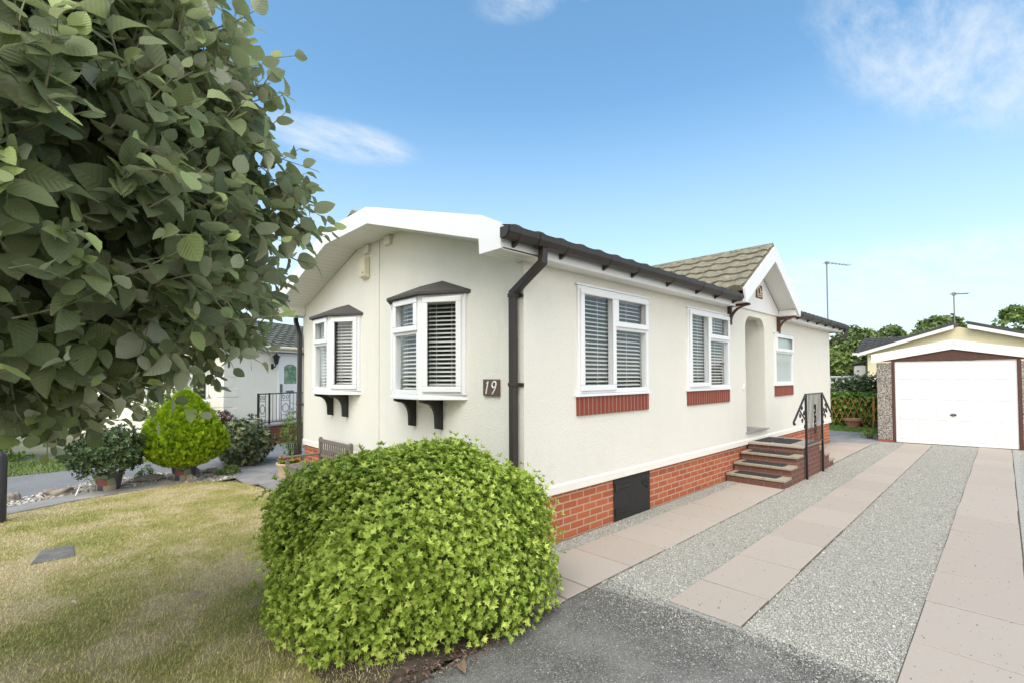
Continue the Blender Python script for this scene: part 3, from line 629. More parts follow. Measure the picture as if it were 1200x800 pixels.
# bay windows
def bay(b):
    e0, c1, c2, e1 = b; D_ = .28; z0, z1 = 1.48, 2.575; mid = (e0+e1)/2
    sm = MB(); grow = .045
    foot = [(0, e0-grow), (-D_-grow, c1-.03), (-D_-grow, c2+.03), (0, e1+grow)]
    sm.extr([(x, y, 1.425) for x, y in foot], (0, 0, .03)); sm.extr([(x*.96, y+(mid-y)*.05, 1.4552) for x, y in foot], (0, 0, .0245))
    base = sm.build('bay_window', 'upvc', home, bevel=.004)
    for (p, q, kind) in (((0, e0), (-D_, c1), 'sash'), ((-D_, c1), (-D_, c2), 'top_opener'), ((-D_, c2), (0, e1), 'sash')):
        u = Vector((q[0]-p[0], q[1]-p[1], 0)); ln = u.length; n = Vector((u.y, -u.x, 0)).normalized()
        if n.x > 0: n = -n
        pl = Pl((p[0], p[1], 0), u, n); f, panes = window(pl, base, .004, ln-.004, z0, z1, kind, name='frame')
        blind_slats(pl, base, .06, ln-.06, z0+.05 if kind == 'sash' else z0+.05, z1-.06, -.085)
    pm = MB()
    for (x, y) in ((-D_, c1), (-D_, c2)): pm.tube([(x+.005, y, z0), (x+.005, y, z1)], .03, 10)
    for y in (e0+.0, e1): pm.box(-.03, 0, y-.03, y+.03, z0, z1)
    pm.build('corner_post', 'upvc', base)
    hd = MB(); hd.extr([(x, y, z1+.001) for x, y in ((0, e0), (-D_, c1), (-D_, c2), (0, e1))], (0, 0, .03)); hd.build('head', 'soffit_plain', base)
    g2 = .10; ev = [(0, e0-g2, 2.605), (-D_-.085, c1-.05, 2.605), (-D_-.085, c2+.05, 2.605), (0, e1+g2, 2.605)]; rg = [(0, c1-.02, 2.775), (0, c2-.12, 2.775)]
    rm = MB(); lo = [(x, y, z-.035) for x, y, z in ev]
    rm.add(ev+rg+lo, [(0, 1, 4), (1, 2, 5, 4), (2, 3, 5), (0, 6, 7, 1), (1, 7, 8, 2), (2, 8, 9, 3), (6, 9, 8, 7), (0, 4, 5, 3, 9, 6)]); rm.build('bay_roof', 'felt', base, bevel=.006)
    for y in (c1, c2):
        bm_ = MB(); prof = [(-.285, 1.424), (-.285, 1.395), (-.245, 1.375)]
        prof += [(-.085-.15*math.cos(t), 1.215+.165*math.sin(t)) for t in [math.pi/2-(math.pi/2)*k/7 for k in range(1, 8)]]
        prof = [(-.285, 1.424), (-.285, 1.395), (-.24, 1.38)]+[(-.24+.15*math.sin(t), 1.38-.17*(1-math.cos(t))) for t in [math.pi/2*k/7 for k in range(1, 8)]]+[(-.085, 1.09), (-.0, 1.075), (0, 1.424)]
        bm_.extr([(x, y-.028, z) for x, z in prof], (0, .056, 0)); bm_.build('bracket', 'black', base, bevel=.004)
    return base
for b in BAYS: bay(b)
# bargeboard of the front gable, soffits
GB = [(-.2, 2.765), (.086, 2.765), (.094, 2.905), (2.23, 3.552), (3.50, 3.552), (5.51, 2.905), (5.52, 2.765), (5.807, 2.765), (5.807, 2.985), (5.55, 3.11), (3.53, 3.764), (2.255, 3.764), (.055, 3.11), (-.2, 2.985)]
bm_ = MB(); bm_.extr([(-.45, y, z) for y, z in GB], (-.022, 0, 0)); bm_.build('bargeboard', 'fascia', home)
for (a, b) in zip(GB[0:7], GB[1:8]):
    sf = MB()
    d = Vector((0, b[0]-a[0], b[1]-a[1])).normalized(); nn = Vector((0, -d.z, d.y)); x1 = 0 if 0 <= a[0] and b[0] <= WY else 0
    sf.extr([(-.449, a[0], a[1]+.0015), (-.449, b[0], b[1]+.0015), (-.449, b[0]+nn.y*.012, b[1]+.0015+nn.z*.012), (-.449, a[0]+nn.y*.012, a[1]+.0015+nn.z*.012)], (.447, 0, 0)); sf.build('soffit', 'soffit', home)
for x0, x1 in ((0, 4.5), (7.3, 11.3)):
    for ya, yb in ((-.178, -.002), (WY+.002, WY+.178)):
        sf = MB(); sf.box(x0, x1, ya, yb, 2.768, 2.78); sf.build('soffit', 'soffit_plain', home)
for x0, x1 in ((-.4485, 4.52), (7.28, 11.3)): fa = MB(); fa.box(x0, x1, -.2, -.18, 2.76, 2.965); fa.build('fascia', 'fascia', home)
fa = MB(); fa.box(-.4485, 11.3, 5.787, 5.807, 2.76, 2.965); fa.build('fascia', 'fascia', home)
# main roof
sl_ = Vector((0, 1, .285)).normalized(); sr_ = Vector((0, -1, .285)).normalized()
rf = MB()
def roofpart(y, x, la, ls, sv, off=0):
    t = tile_roof((x, y+(off if sv.y > 0 else -off), 2.94+.285*off), (1, 0, 0), sv, la, ls, step=.018, amp=.014, th=.02); rf.add(t.v, t.f)
roofpart(-.275, -.43, 4.98, 3.2, sl_); roofpart(-.275, 4.5502, 2.70, 2.86, sl_, .33); roofpart(-.275, 7.2504, 4.10, 3.2, sl_); roofpart(5.882, -.43, 11.78, 3.2, sr_)
roof = rf.build('roof', 'tile_brown', home, recalc=False)
rt_ = MB(); rt_.tube([(-.40, 2.803, 3.80), (11.3, 2.803, 3.80)], .085, 10); rt_.build('ridge', 'tile_moss', roof)
vg = MB(); vg.extr([(11.352, -.2, 2.9), (11.352, 2.8, 3.78), (11.352, 5.8, 2.9), (11.352, 5.8, 2.76), (11.352, -.2, 2.76)], (.02, 0, 0)); vg.build('end_bargeboard', 'fascia', home)
# gutters and downpipes
GP = [(-.222, 2.93), (-.222, 2.845), (-.245, 2.828), (-.305, 2.835), (-.335, 2.88), (-.338, 2.93), (-.332, 2.93), (-.329, 2.884), (-.301, 2.841), (-.246, 2.834), (-.228, 2.85), (-.228, 2.93)]
for gi, (x0, x1, bx) in enumerate(((-.5, 4.56, [-.33, .3, 1.0, 1.55, 2.35, 3.15, 3.75, 4.4]), (7.3, 11.42, [7.6, 8.3, 9.0, 9.7, 10.4, 11.0]))):
    gm = MB(); gm.extr([(x0, y, z) for y, z in GP], (x1-x0, 0, 0))
    for xe in (x0, x1-.006): gm.extr([(xe, y, z) for y, z in GP[:6]], (.006, 0, 0))
    gut = gm.build('gutter', 'brown_pl', home)
    if gi == 0:
        gm = MB(); gm.extr([(-.12, y*1.012-(.004 if y < -.26 else -.004), z-.004) for y, z in GP[:6]], (.24, 0, 0)); gm.build('outlet', 'brown_pl', gut)
    for x in bx:
        gm = MB(); gm.extr([(x-.03, y-.004 if y < -.24 else y, z-.0045) for y, z in GP[:6]], (.06, 0, 0)); gm.extr([(x-.017, -.2005, 2.845), (x-.017, -.285, 2.826), (x-.017, -.2005, 2.79)], (.034, 0, 0)); gm.build('gutter_bracket', 'brown_pl', gut, bevel=.003)
pm = MB(); pm.tube([(-.02, -.275, 2.83), (-.03, -.275, 2.70), (-.066, .075, 2.46), (-.066, .075, .25)], .033, 4, square=True)
pipe = pm.build('downpipe', 'brown_pl', home, bevel=.006)
for z in (2.44, 1.6, .75):
    cm = MB(); cm.box(-.104, -.0, .036, .114, z-.018, z+.018); cm.box(-.02, 0, -.005, .155, z-.016, z+.016); cm.build('pipe_clip', 'brown_pl', pipe, bevel=.004)
pm = MB(); pm.tube([(-.03, WY+.28, 2.83), (-.03, WY+.28, 2.70), (-.062, WY-.015, 2.40), (-.062, WY-.015, .02)], .033, 4, square=True); pipe = pm.build('downpipe', 'brown_pl', home, bevel=.006)
for z in (2.1, 1.2):
    cm = MB(); cm.box(-.1, 0, WY-.055, WY+.025, z-.016, z+.016); cm.build('pipe_clip', 'brown_pl', pipe, bevel=.004)
gm = MB(); gm.extr([(-.5, WY-y, z) for y, z in GP], (12, 0, 0)); gm.build('gutter', 'brown_pl', home)
pm = MB(); pm.tube([(11.3, -.275, 2.83), (11.3, -.275, 2.66), (11.02, .06, 2.52), (11.0, .09, 2.45), (11.0, .09, .02)], .035, 10); pm.build('downpipe', 'brown_pl', home, smooth=True)
# porch gable over the door
PX, PH = 5.9, 1.43; py = -.36; sp = .636
pg = MB(); tp = lambda x, off: 3.93-off-sp*abs(x-PX)
pg.extr([(x, py, z) for x, z in ((PX-PH, tp(PX-PH, 0)), (PX, 3.93), (PX+PH, tp(PX+PH, 0)), (PX+PH-.06, tp(PX+PH, 0)-.21), (PX+PH-.12, tp(PX+PH-.12, .262)), (PX, 3.93-.262), (PX-PH+.12, tp(PX-PH+.12, .262)), (PX-PH+.06, tp(PX-PH, 0)-.21))], (0, .03, 0))
porch = pg.build('porch_gable', 'fascia', home)
pp = MB(); pp.extr([(PX-PH+.2, -.03, 2.83), (PX-PH+.2, -.03, tp(PX-PH+.2, .25)), (PX, -.03, 3.68), (PX+PH-.2, -.03, tp(PX+PH-.2, .25)), (PX+PH-.2, -.03, 2.83)], (0, .028, 0)); pp.build('gable_panel', 'fascia', porch)
ps = MB()
for s_ in (-1, 1):
    ps.extr([(PX, py+.031, 3.70), (PX+s_*(PH-.06), py+.031, tp(PX+PH-.06, .23)), (PX+s_*(PH-.06), py+.031, tp(PX+PH-.06, .215)), (PX, py+.031, 3.715)], (0, .30, 0))
ps.build('porch_soffit', 'soffit_plain', porch, recalc=True)
for s_ in (-1, 1):
    cb = MB(); a, b = sorted((PX+s_*1.17, PX+s_*1.395)); cb.box(a, b, py+.033, -.031, 2.82, 2.935); cb.build('return_box', 'fascia', porch, bevel=.004)
    sv = Vector((-s_, 0, sp)).normalized(); x0 = PX+s_*(PH+.045)
    pr = tile_roof((x0, py+.032 if s_ > 0 else py+.032, tp(PX+PH+.045, -.035)), (0, 1, 0), sv, 3.0, (PH+.045)*math.sqrt(1+sp*sp), ex=.29, wave=.36, amp=.022, step=.034, res=.04)
    pr.build('porch_roof', 'tile_moss', porch, recalc=False)
    br = MB(); x = PX+s_*1.175
    prof = [(-.335, 2.819), (-.30, 2.78)]+[(-.30+.235*math.sin(t), 2.76-.2*(1-math.cos(t))) for t in [math.pi/2*k/8 for k in range(1, 9)]]+[(-.062, 2.50), (-.002, 2.50), (-.002, 2.56), (-.002, 2.79), (-.04, 2.79), (-.002, 2.819)]
    # a triangular knee: wall post, head piece and curved strut
    br.box(x-.03, x+.03, -.055, -.002, 2.50, 2.819); br.box(x-.03, x+.03, -.34, -.057, 2.785, 2.8185)
    arc = [(-.325+.27*math.sin(t), 2.783-.235*(1-math.cos(t))) for t in [math.pi/2*k/9 for k in range(0, 10)]]
    inn = [(-.26+.205*math.sin(t), 2.783-.16*(1-math.cos(t))) for t in [math.pi/2*k/9 for k in range(0, 10)]]
    for k in range(9): br.extr([(x-.026, *arc[k]), (x-.026, *arc[k+1]), (x-.026, *inn[k+1]), (x-.026, *inn[k])], (.052, 0, 0))
    br.build('porch_bracket', 'brown_wood', porch)
rg = MB(); rg.tube([(PX, py+.04, 3.955), (PX, 2.7, 3.955)], .05, 8); rg.build('porch_ridge', 'tile_moss', porch)
# dark emblem plate with a pale house outline on the porch gable
lg = MB(); lx, lz = 6.03, 3.19
lg.extr([(lx-.17, -.036, lz-.12), (lx+.17, -.036, lz-.12), (lx+.15, -.036, lz+.12), (lx-.13, -.036, lz+.12)], (0, .006, 0)); lp = lg.build('emblem_plate', 'brown_wood', porch)
lg = MB()
for a, b in (((lx-.13, lz+.03), (lx-.02, lz+.10)), ((lx-.02, lz+.10), (lx+.12, lz+.0)), ((lx-.12, lz-.05), (lx+.12, lz-.05)), ((lx-.1, lz-.085), (lx+.1, lz-.085)), ((lx-.08, lz-.04), (lx-.08, lz+.04)), ((lx+.06, lz-.04), (lx+.06, lz+.03))):
    lg.tube([(a[0], -.04, a[1]), (b[0], -.04, b[1])], .011, 4)
lg.build('emblem', 'cream_pl', lp)
# door in its recess
dm = MB(); dm.box(ARCH[0]+.002, ARCH[1]-.002, .96, .998, .712, 2.72); door = dm.build('door', 'upvc', home)
dm = MB(); dm.box(ARCH[0]+.2, ARCH[1]-.2, .948, .958, 1.75, 2.45); dm.build('door_pane', 'frosted', door)
dm = MB(); dm.box(ARCH[0]+.12, ARCH[0]+.15, .92, .958, 1.62, 1.80); dm.build('handle', 'galv', door, bevel=.004)
dm = MB(); dm.box(ARCH[0]-.03, ARCH[1]+.05, -.05, .955, .692, .71); dm.build('doorstep', 'path', home, bevel=.005)
dm = MB(); side.box(dm, 5.285, 5.345, 1.44, 1.53, 0, .022); bl = dm.build('doorbell', 'white', home, bevel=.006)
dm = MB(); side.box(dm, 5.30, 5.33, 1.465, 1.495, .022, .027); dm.build('button', 'cream_pl', bl)
# alarm box, cover strip, vents, number plaque
am = MB(); am.extr([(-.002, 3.07, 3.07), (-.085, 3.09, 3.10), (-.085, 3.09, 3.36), (-.002, 3.07, 3.385)], (0, .17, 0)); al = am.build('alarm_box', 'cream_pl', home, bevel=.012)
am = MB(); am.tube([(-.084, 3.13, 3.15), (-.09, 3.13, 3.15)], .011, 10); am.build('alarm_lamp', 'brown_pl', al)
cs = MB(); cs.box(-.014, -.001, 2.79, 2.84, ZB+.1, 3.535); cs.build('cover_strip', 'render', home, bevel=.003)
for y in (2.52, 3.12):
    vm = MB(); vm.box(-.05, -.001, y-.07, y+.07, 3.43, 3.545); vm.build('vent_cover', 'render', home, bevel=.006)
pm = MB(); pm.box(-.026, -.001, .325, .57, 1.482, 1.65); pq = pm.build('number_plaque', 'plaque', home, bevel=.006)
nm = MB(); X_ = -.0268
y1, y9 = .497, .40       # y runs to the left as seen from the front
def stroke(pts, r=.0085): nm.tube([(X_, y, z) for y, z in pts], r, 6)
stroke([(y1-.012, 1.628), (y1+.022, 1.502)]); stroke([(y1-.012, 1.628), (y1+.012, 1.608)], .006)
stroke([(y9-.006+.03*math.cos(a)-.01*math.sin(a)*.6, 1.597+.03*math.sin(a)) for a in [2*math.pi*k/14 for k in range(15)]])
stroke([(y9-.036, 1.60), (y9-.028, 1.57), (y9-.004, 1.532), (y9+.022, 1.502)])
nm.build('numerals', 'white', pq)

# ---------------------------------------------------------------- front steps with iron railing
st = thing('front_steps', 'brick front steps with chip inlaid treads and a wrought iron railing', 'steps', (5.95, -.42, 0))
ox, oy = 5.95, -.42
bm_ = MB(); xs = [4.58, 4.88, 5.18, 5.48, 6.46, 6.76, 7.06, 7.36]; hs = [.10, .235, .372, .505, .372, .235, .10]
pts = []
for i in range(7): pts += [(xs[i]-ox, hs[i]), (xs[i+1]-ox, hs[i])]
bm_.extr([(xs[0]-ox, -.833-oy, -.05)]+[(x, -.833-oy, z) for x, z in pts]+[(xs[7]-ox, -.833-oy, -.05)], (0, .83, 0)); bm_.build('brick_body', 'brick_step', st)
for i in range(7):
    a, b = xs[i]-.03, xs[i+1]-.002
    if i > 3: a, b = xs[i]+.002, xs[i+1]+.03
    if i == 3: a, b = xs[i]-.03, xs[i+1]+.03
    t_ = MB(); t_.box(a-ox, b-ox, -.85-oy, -.003-oy, hs[i]+.001, hs[i]+.038); tr = t_.build('tread', 'slab' if i == 3 else 'tread', st, bevel=.006)
    if i == 3: rnd_at(tr.data, [.35]*6)
    if i != 3:
        q = MB(); q.box(a+.06-ox, b-.03-ox, -.72-oy, -.10-oy, hs[i]+.0385, hs[i]+.046); q.build('tread_mat', 'mat', tr, bevel=.003)
rm = MB(); RY = -.868-oy; pa, pb = 5.58-ox, 6.52-ox; zt = 1.37; zb = .56
rm.tube([(pa-.01, RY, zt), (pb+.01, RY, zt)], .012, 4, square=True); rail = rm.build('railing', 'black', st); rm = MB(); rm.tube([(pa, RY, zb), (pb, RY, zb)], .010, 4, square=True); rm.build('bottom_rail', 'black', rail)
for x in (pa, pb):
    q = MB(); q.tube([(x, RY, -.02), (x, RY, zt+.012)], .0155, 4, square=True); q.tube([(x, RY+.02, .4), (x, RY, .4)], .012, 6); q.build('post', 'black', rail)
for s_, x in ((-1, pa), (1, pb)):
    q = MB(); ex, ez = x+s_*.60, .985
    curl = [(ex+s_*.03*math.sin(a)-0, RY, ez-.03+.03*math.cos(a)) for a in [R(20)+math.pi*1.2*k/9 for k in range(10)]]
    q.tube([(x, RY, zt), (x+s_*.02, RY, zt-.005), (ex, RY, ez)]+curl, .016, 6)
    q.build('handrail', 'black', rail, smooth=True)
    q = MB(); q.tube([(x, RY, .93), (x+s_*.34, RY, 1.14)], .011, 6)
    for (cx, cz, r, t0, tw) in ((x+s_*.10, 1.07, .045, 0, 1), (x+s_*.2, .955, .04, 3, -1), (x+s_*.3, 1.045, .04, 2, 1), (x+s_*.22, 1.16, .035, 1, -1), (x+s_*.07, .86, .035, 4, -1)):
        q.tube([(cx+r*(1-k/26)*math.cos(t0+tw*k*.42), RY, cz+r*(1-k/26)*math.sin(t0+tw*k*.42)) for k in range(20)], .0075, 5)
    q.build('scroll', 'black', rail)
nb = 13
for k in range(1, nb):
    x = pa+(pb-pa)*k/nb
    q = MB(); q.tube([(x, RY, zb), (x, RY, zt)], .0058, 5); q.build('baluster', 'black', rail)
cx = (pa+pb)/2
q = MB()
for sx in (-1, 1):
    for sz, cz in ((1, 1.09), (-1, .80)):
        q.tube([(cx+sx*(.012+.05*math.sin(k*.3)), RY-.008, cz+sz*(k*.012-.06)) for k in range(12)], .007, 5)
        q.tube([(cx+sx*(.04+.032*(1-k/24)*math.cos(k*.45)), RY-.008, cz+sz*.07+.032*(1-k/24)*math.sin(k*.45)) for k in range(18)], .0065, 5)
    q.tube([(cx+sx*.055*math.sin(math.pi*k/10), RY-.008, .86+.17*k/10) for k in range(11)], .007, 5)
q.build('ornament', 'black', rail)
for (x0, x1, y0, y1, lb) in ((5.6, 6.3, -.33, -.07, 'dark ribbed doormat on the top step, against the house wall'), (5.62, 6.28, -.62, -.36, 'dark ribbed doormat on the top step, nearer the iron railing')):
    q = MB(); q.box(x0, x1, y0, y1, .5445, .556); tag(q.build('doormat', 'mat', bevel=.003), lb, 'doormat', 'doormats on the top step')

# ---------------------------------------------------------------- garage
ga = math.atan2(-.98797, .15466)
gar = thing('garage', 'detached pebbledash garage with white up and over door and number 19 on its bargeboard', 'garage', (11.978, -1.153, 0), ga)
# local: x along the front (to the right), y into the building
WX0, WX1 = -.36, 2.52; GD = 5.2
def gfront(x): return 2.30-.28*abs(x-1.066)/1.42
q = MB(); q.box(WX0, -.062, -.0, .2, .06, 1.985); q.box(2.196, WX1, 0, .2, .06, 1.985); q.box(WX0, WX0+.12, .2, GD, .06, 1.985); q.box(WX1-.12, WX1, .2, GD, .06, 1.985); q.box(WX0+.12, WX1-.12, GD-.12, GD, .06, 1.985)
q.build('wall', 'pebbledash', gar, bevel=.008)
q = MB(); q.box(WX0-.02, -.055, -.03, .2, -.05, .058); q.box(2.19, WX1+.02, -.03, .2, -.05, .058); q.box(WX0-.02, WX0+.12, .2, GD, -.05, .058); q.build('plinth', simple('red_painted_base', (.28, .085, .06), .8, .2, 12, .3, 60), gar)
q = MB(); q.box(-.06, -.002, -.012, .1, -.02, 2.02); q.box(2.136, 2.194, -.012, .1, -.02, 2.02); q.extr([(-.36, -.008, 2.02), (1.066, -.008, 2.29), (2.5, -.008, 2.02)], (0, .05, 0)); q.build('door_frame', 'brown_wood', gar, bevel=.004)
q = MB(); q.box(0, 2.134, .02, .05, .015, 2.015)
gd = q.build('garage_door', 'garage_door', gar, bevel=.004)
q = MB()
for i in range(6):
    for j in range(4):
        x0, z0 = .06+i*.338, .06+j*.487; q.box(x0+.03, x0+.30, .0130, .0198, z0+.05, z0+.43)
q.build('door_panel', 'garage_door', gd, bevel=.006)
q = MB(); q.lathe([(.001, .0), (.055, .002), (.06, .006), (.03, .02), (.001, .022)], (0, 0, 0), 16); hd = q.build('handle', 'black', gd); hd.location = (1.06, .0195, .735); hd.rotation_euler = (R(90), 0, 0); hd.scale = (1, .55, 1)
q = MB(); q.box(1.0, 1.12, -.02, -.008, .732, .75); q.box(1.05, 1.07, -.01, .019, .70, .735); q.build('handle_bar', 'galv', gd, bevel=.003)
bt_ = lambda x: 2.505-.305*abs(x-1.066)/1.53
q = MB(); q.extr([(-.47, -.05, 1.985), (1.066, -.05, 2.285), (2.60, -.05, 1.985), (2.60, -.05, bt_(2.6)), (1.066, -.05, 2.505), (-.47, -.05, bt_(-.47))], (0, .035, 0)); bb = q.build('bargeboard', 'fascia', gar, bevel=.003)
q = MB()
def gs(pts): q.tube([(x, -.0515, z) for x, z in pts], .007, 5)
gs([(1.005, 2.43), (1.03, 2.45), (1.03, 2.345)]); gs([(1.095+.028*math.cos(2*math.pi*k/12), 2.42+.03*math.sin(2*math.pi*k/12)) for k in range(13)]); gs([(1.123, 2.42), (1.118, 2.37), (1.09, 2.345)])
q.build('numerals', simple('faded_grey_numeral', (.5, .5, .5), .6, .1, 20), bb)
q = MB()
for s_ in (-1, 1):
    q.extr([(1.066, .0, 2.47), (1.066+s_*1.56, 0, 2.17), (1.066+s_*1.56, 0, 2.20), (1.066, 0, 2.50)], (0, GD+.1, 0))
q.build('roof', 'concrete', gar)
q = MB(); q.extr([(WX0, GD-.1, 1.985), (1.066, GD-.1, 2.45), (WX1, GD-.1, 1.985)], (0, .08, 0)); q.build('rear_gable', 'pebbledash', gar)
# ---------------------------------------------------------------- bungalow behind the garage
nb_ = thing('bungalow', 'yellow gabled bungalow with dark tiled roof behind the garage', 'house', (25, -1.6, 0))
HW = 3.55; ap = 3.86; ez = 2.79
q = MB(); q.extr([(.25, -HW+.3, -.1), (.25, -HW+.3, ez+.02), (.25, 0, ap-.1), (.25, HW-.3, ez+.02), (.25, HW-.3, -.1)], (9, 0, 0)); q.build('wall', 'render_yellow', nb_)
q = MB()
for s_ in (-1, 1):
    d0 = .14 if s_ > 0 else .3
    q.extr([(-.05, s_*d0, ap-.03), (-.05, s_*HW, ez-.02), (-.05, s_*HW, ez-.17), (-.05, s_*d0, ap-.19)], (.03, 0, 0))
q.box(-.03, .26, HW-.02, HW+.06, ez-.2, ez-.1); q.build('bargeboard', 'fascia', nb_)
q = MB()
for s_ in (-1, 1):
    d0 = .12 if s_ > 0 else .32
    q.extr([(-.06, s_*d0, ap-.02), (-.06, s_*(HW+.06), ez-.03), (-.06, s_*(HW+.06), ez+.06), (-.06, s_*d0, ap+.1)], (9.5, 0, 0))
q.build('roof', 'tile_dark', nb_)
wr = tile_roof((2.75, 3.62, 2.88), (0, 1, 0), (1, 0, .36), 1.0, 2.6, res=.06, amp=.03, step=.045); q = MB()
wr = tile_roof((2.75, -.4, 2.88), (0, 1, 0), (1, 0, .36), 4.65, 2.6, res=.06, amp=.03, step=.045); wr.build('wing_roof', 'tile_dark', nb_, recalc=False)
q = MB(); q.box(2.62, 2.74, 2.9, 4.32, 2.76, 2.87); q.build('gutter', 'upvc', nb_); q = MB(); q.tube([(2.72, 3.55, 2.76), (2.95, 3.4, 2.6), (2.95, 3.4, 0)], .04, 8); q.build('downpipe', 'upvc', nb_)
q = MB(); q.box(2.6, 3.1, 3.75, 4.25, -.1, 2.2); q.build('side_porch', 'white', nb_); q = MB(); q.extr([(2.5, 3.4, 2.5), (2.5, 4.4, 2.21), (2.5, 4.4, 2.27), (2.5, 3.4, 2.57)], (.7, 0, 0)); q.build('porch_roof', 'tile_dark', nb_)
def aerial(name, lb, loc, z0, z1, arm, az_, r):
    t = thing(name, lb, 'aerial', loc); q = MB(); q.tube([(0, 0, z0), (0, 0, z1)], r, 6); q.build('mast', 'galv', t)
    q = MB(); c, s_ = math.cos(az_), math.sin(az_); q.tube([(-.15*c, -.15*s_, z1-.05), (arm*c, arm*s_, z1-.08)], .014, 5)
    for k in range(7):
        f = k/6*arm; l = .16+.05*(k < 2); q.tube([(f*c-l*s_, f*s_+l*c, z1-.06), (f*c+l*s_, f*s_-l*c, z1-.06)], .008, 4)
    q.box(-.06, .06, -.06, .06, z1-.12, z1-.0); q.build('antenna', 'galv', t); return t
aerial('television_aerial', 'tall thin aerial mast rising behind the cream park home', (24.1, 3.0, 0), 0, 7.25, 1.5, R(-25), .03)
aerial('television_aerial', 'short aerial on the ridge of the yellow bungalow behind the garage', (25.1, -1.49, 0), 3.7, 5.25, .5, R(-60), .025)

# ---------------------------------------------------------------- far left bungalow
fb = thing('bungalow', 'pale bungalow with quoined corner and stained glass door beyond the lawn', 'house', (-.077, 10.878, 0), R(25.3))
fs = Pl((0, 0, 0), (1, 0, 0), (0, -1, 0)); ff = Pl((0, 0, 0), (0, 1, 0), (-1, 0, 0))
FW = [(.55, 1.55, 1.1, 2.05), (2.25, 3.4, 1.1, 2.05)]
q = MB(); wall_holes(q, fs, 0, 10, -.1, 2.52, [(1.70, 2.62, .40, 2.42)], .12); wall_holes(q, ff, .12, 6, -.1, 2.52, FW, .12); q.box(9.88, 10, .12, 6, -.1, 2.52); q.box(.12, 9.88, 5.88, 6, -.1, 2.52)
q.extr([(0, .0, 2.52), (0, 3, 3.5), (0, 6, 2.52)], (.12, 0, 0)); q.build('wall', 'render_far', fb)
q = MB()
for k in range(9):
    z = .12+k*.265; l1, l2 = (.42, .2) if k % 2 == 0 else (.24, .4); q.box(-.014, l1, -.014, -.001, z, z+.235); q.box(-.014, -.001, -.001, l2, z, z+.235)
q.build('quoins', 'render_far', fb, bevel=.01)
s1 = Vector((0, 1, .335)).normalized(); s2 = Vector((0, -1, .335)).normalized()
q = tile_roof((-.35, -.28, 2.56), (1, 0, 0), s1, 10.6, 3.46, ex=.3, wave=.3, amp=.03, step=.045, res=.06); q2 = tile_roof((-.35, 6.28, 2.56), (1, 0, 0), s2, 10.6, 3.46, res=.1); q.add(q2.v, q2.f); q.build('roof', 'tile_green', fb, recalc=False)
q = MB(); q.box(-.35, 10.2, -.22, -.2, 2.42, 2.56); q.extr([(-.33, -.3, 2.4), (-.33, 3, 3.5), (-.33, 6.3, 2.4), (-.33, 6.3, 2.55), (-.33, 3, 3.66), (-.33, -.3, 2.55)], (-.025, 0, 0)); q.box(-.33, 10.2, -.2, -.001, 2.425, 2.44); q.build('fascia', 'fascia', fb)
q = MB(); q.tube([(-.36, -.275, 2.53), (10.2, -.275, 2.53)], .055, 8); q.build('gutter', 'cream_pl', fb, smooth=True)
q = MB(); q.box(1.70, 1.765, -.02, .06, .40, 2.40); q.box(2.555, 2.62, -.02, .06, .40, 2.40); q.box(1.765, 2.555, -.02, .06, 2.335, 2.40); q.box(1.765, 2.555, .0, .05, .40, 2.335); dr = q.build('door', 'upvc', fb, bevel=.01)
q = MB(); q.extr([(1.93, -.008, 1.50), (2.39, -.008, 1.50), (2.39, -.008, 2.0), (2.30, -.008, 2.06), (2.16, -.008, 2.08), (2.02, -.008, 2.06), (1.93, -.008, 2.0)], (0, .007, 0)); q.build('door_pane', 'stained', dr)
q = MB(); q.box(1.86, 2.46, -.006, -.0005, 1.42, 1.49); q.box(1.86, 2.46, -.006, -.0005, .6, 1.2); q.build('door_panel', 'upvc', dr, bevel=.005)
q = MB(); q.box(2.0, 2.28, -.02, -.007, 1.25, 1.30); q.box(1.79, 1.82, -.06, 0, 1.25, 1.5); q.build('letterbox', 'galv', dr)
ln = MB(); ln.lathe([(.02, 2.06), (.05, 2.08), (.055, 2.1), (.085, 2.26), (.11, 2.27), (.08, 2.31), (.02, 2.36), (.012, 2.40)], (1.5, -.16, 0), 8); ln.tube([(1.5, 0, 2.0), (1.5, -.1, 1.98), (1.5, -.16, 2.08)], .018, 6); ln.box(1.46, 1.54, -.02, 0, 1.93, 2.08); ln.build('wall_lantern', 'black', fb)
# raised brick landing with railing before the far door
q = MB(); q.box(.10, 3.6, -1.19, -.03, -.1, .44); q.build('landing_base', 'brick_old', fb); q = MB(); q.box(.06, 3.64, -1.22, -.03, .442, .48); q.build('landing_slab', 'path', fb)
RP = Pl((0, -1.13, 0), (1, 0, 0), (0, -1, 0)); q = MB()
q.tube([RP.p(.06, 1.27), RP.p(3.5, 1.27)], .014, 4, square=True); rl = q.build('railing', 'black', fb); q = MB(); q.tube([RP.p(.06, .54), RP.p(3.5, .54)], .011, 4, square=True); q.build('bottom_rail', 'black', rl)
for u in [.06, .40, 3.5]: q = MB(); q.tube([RP.p(u, .48), RP.p(u, 1.29)], .016, 4, square=True); q.build('post', 'black', rl)
for k in range(31):
    u = .06+.112*k
    if u < .3 or .78 < u < 1.06: continue
    q = MB(); q.tube([RP.p(u, .54), RP.p(u, 1.27)], .0065, 5); q.build('baluster', 'black', rl)
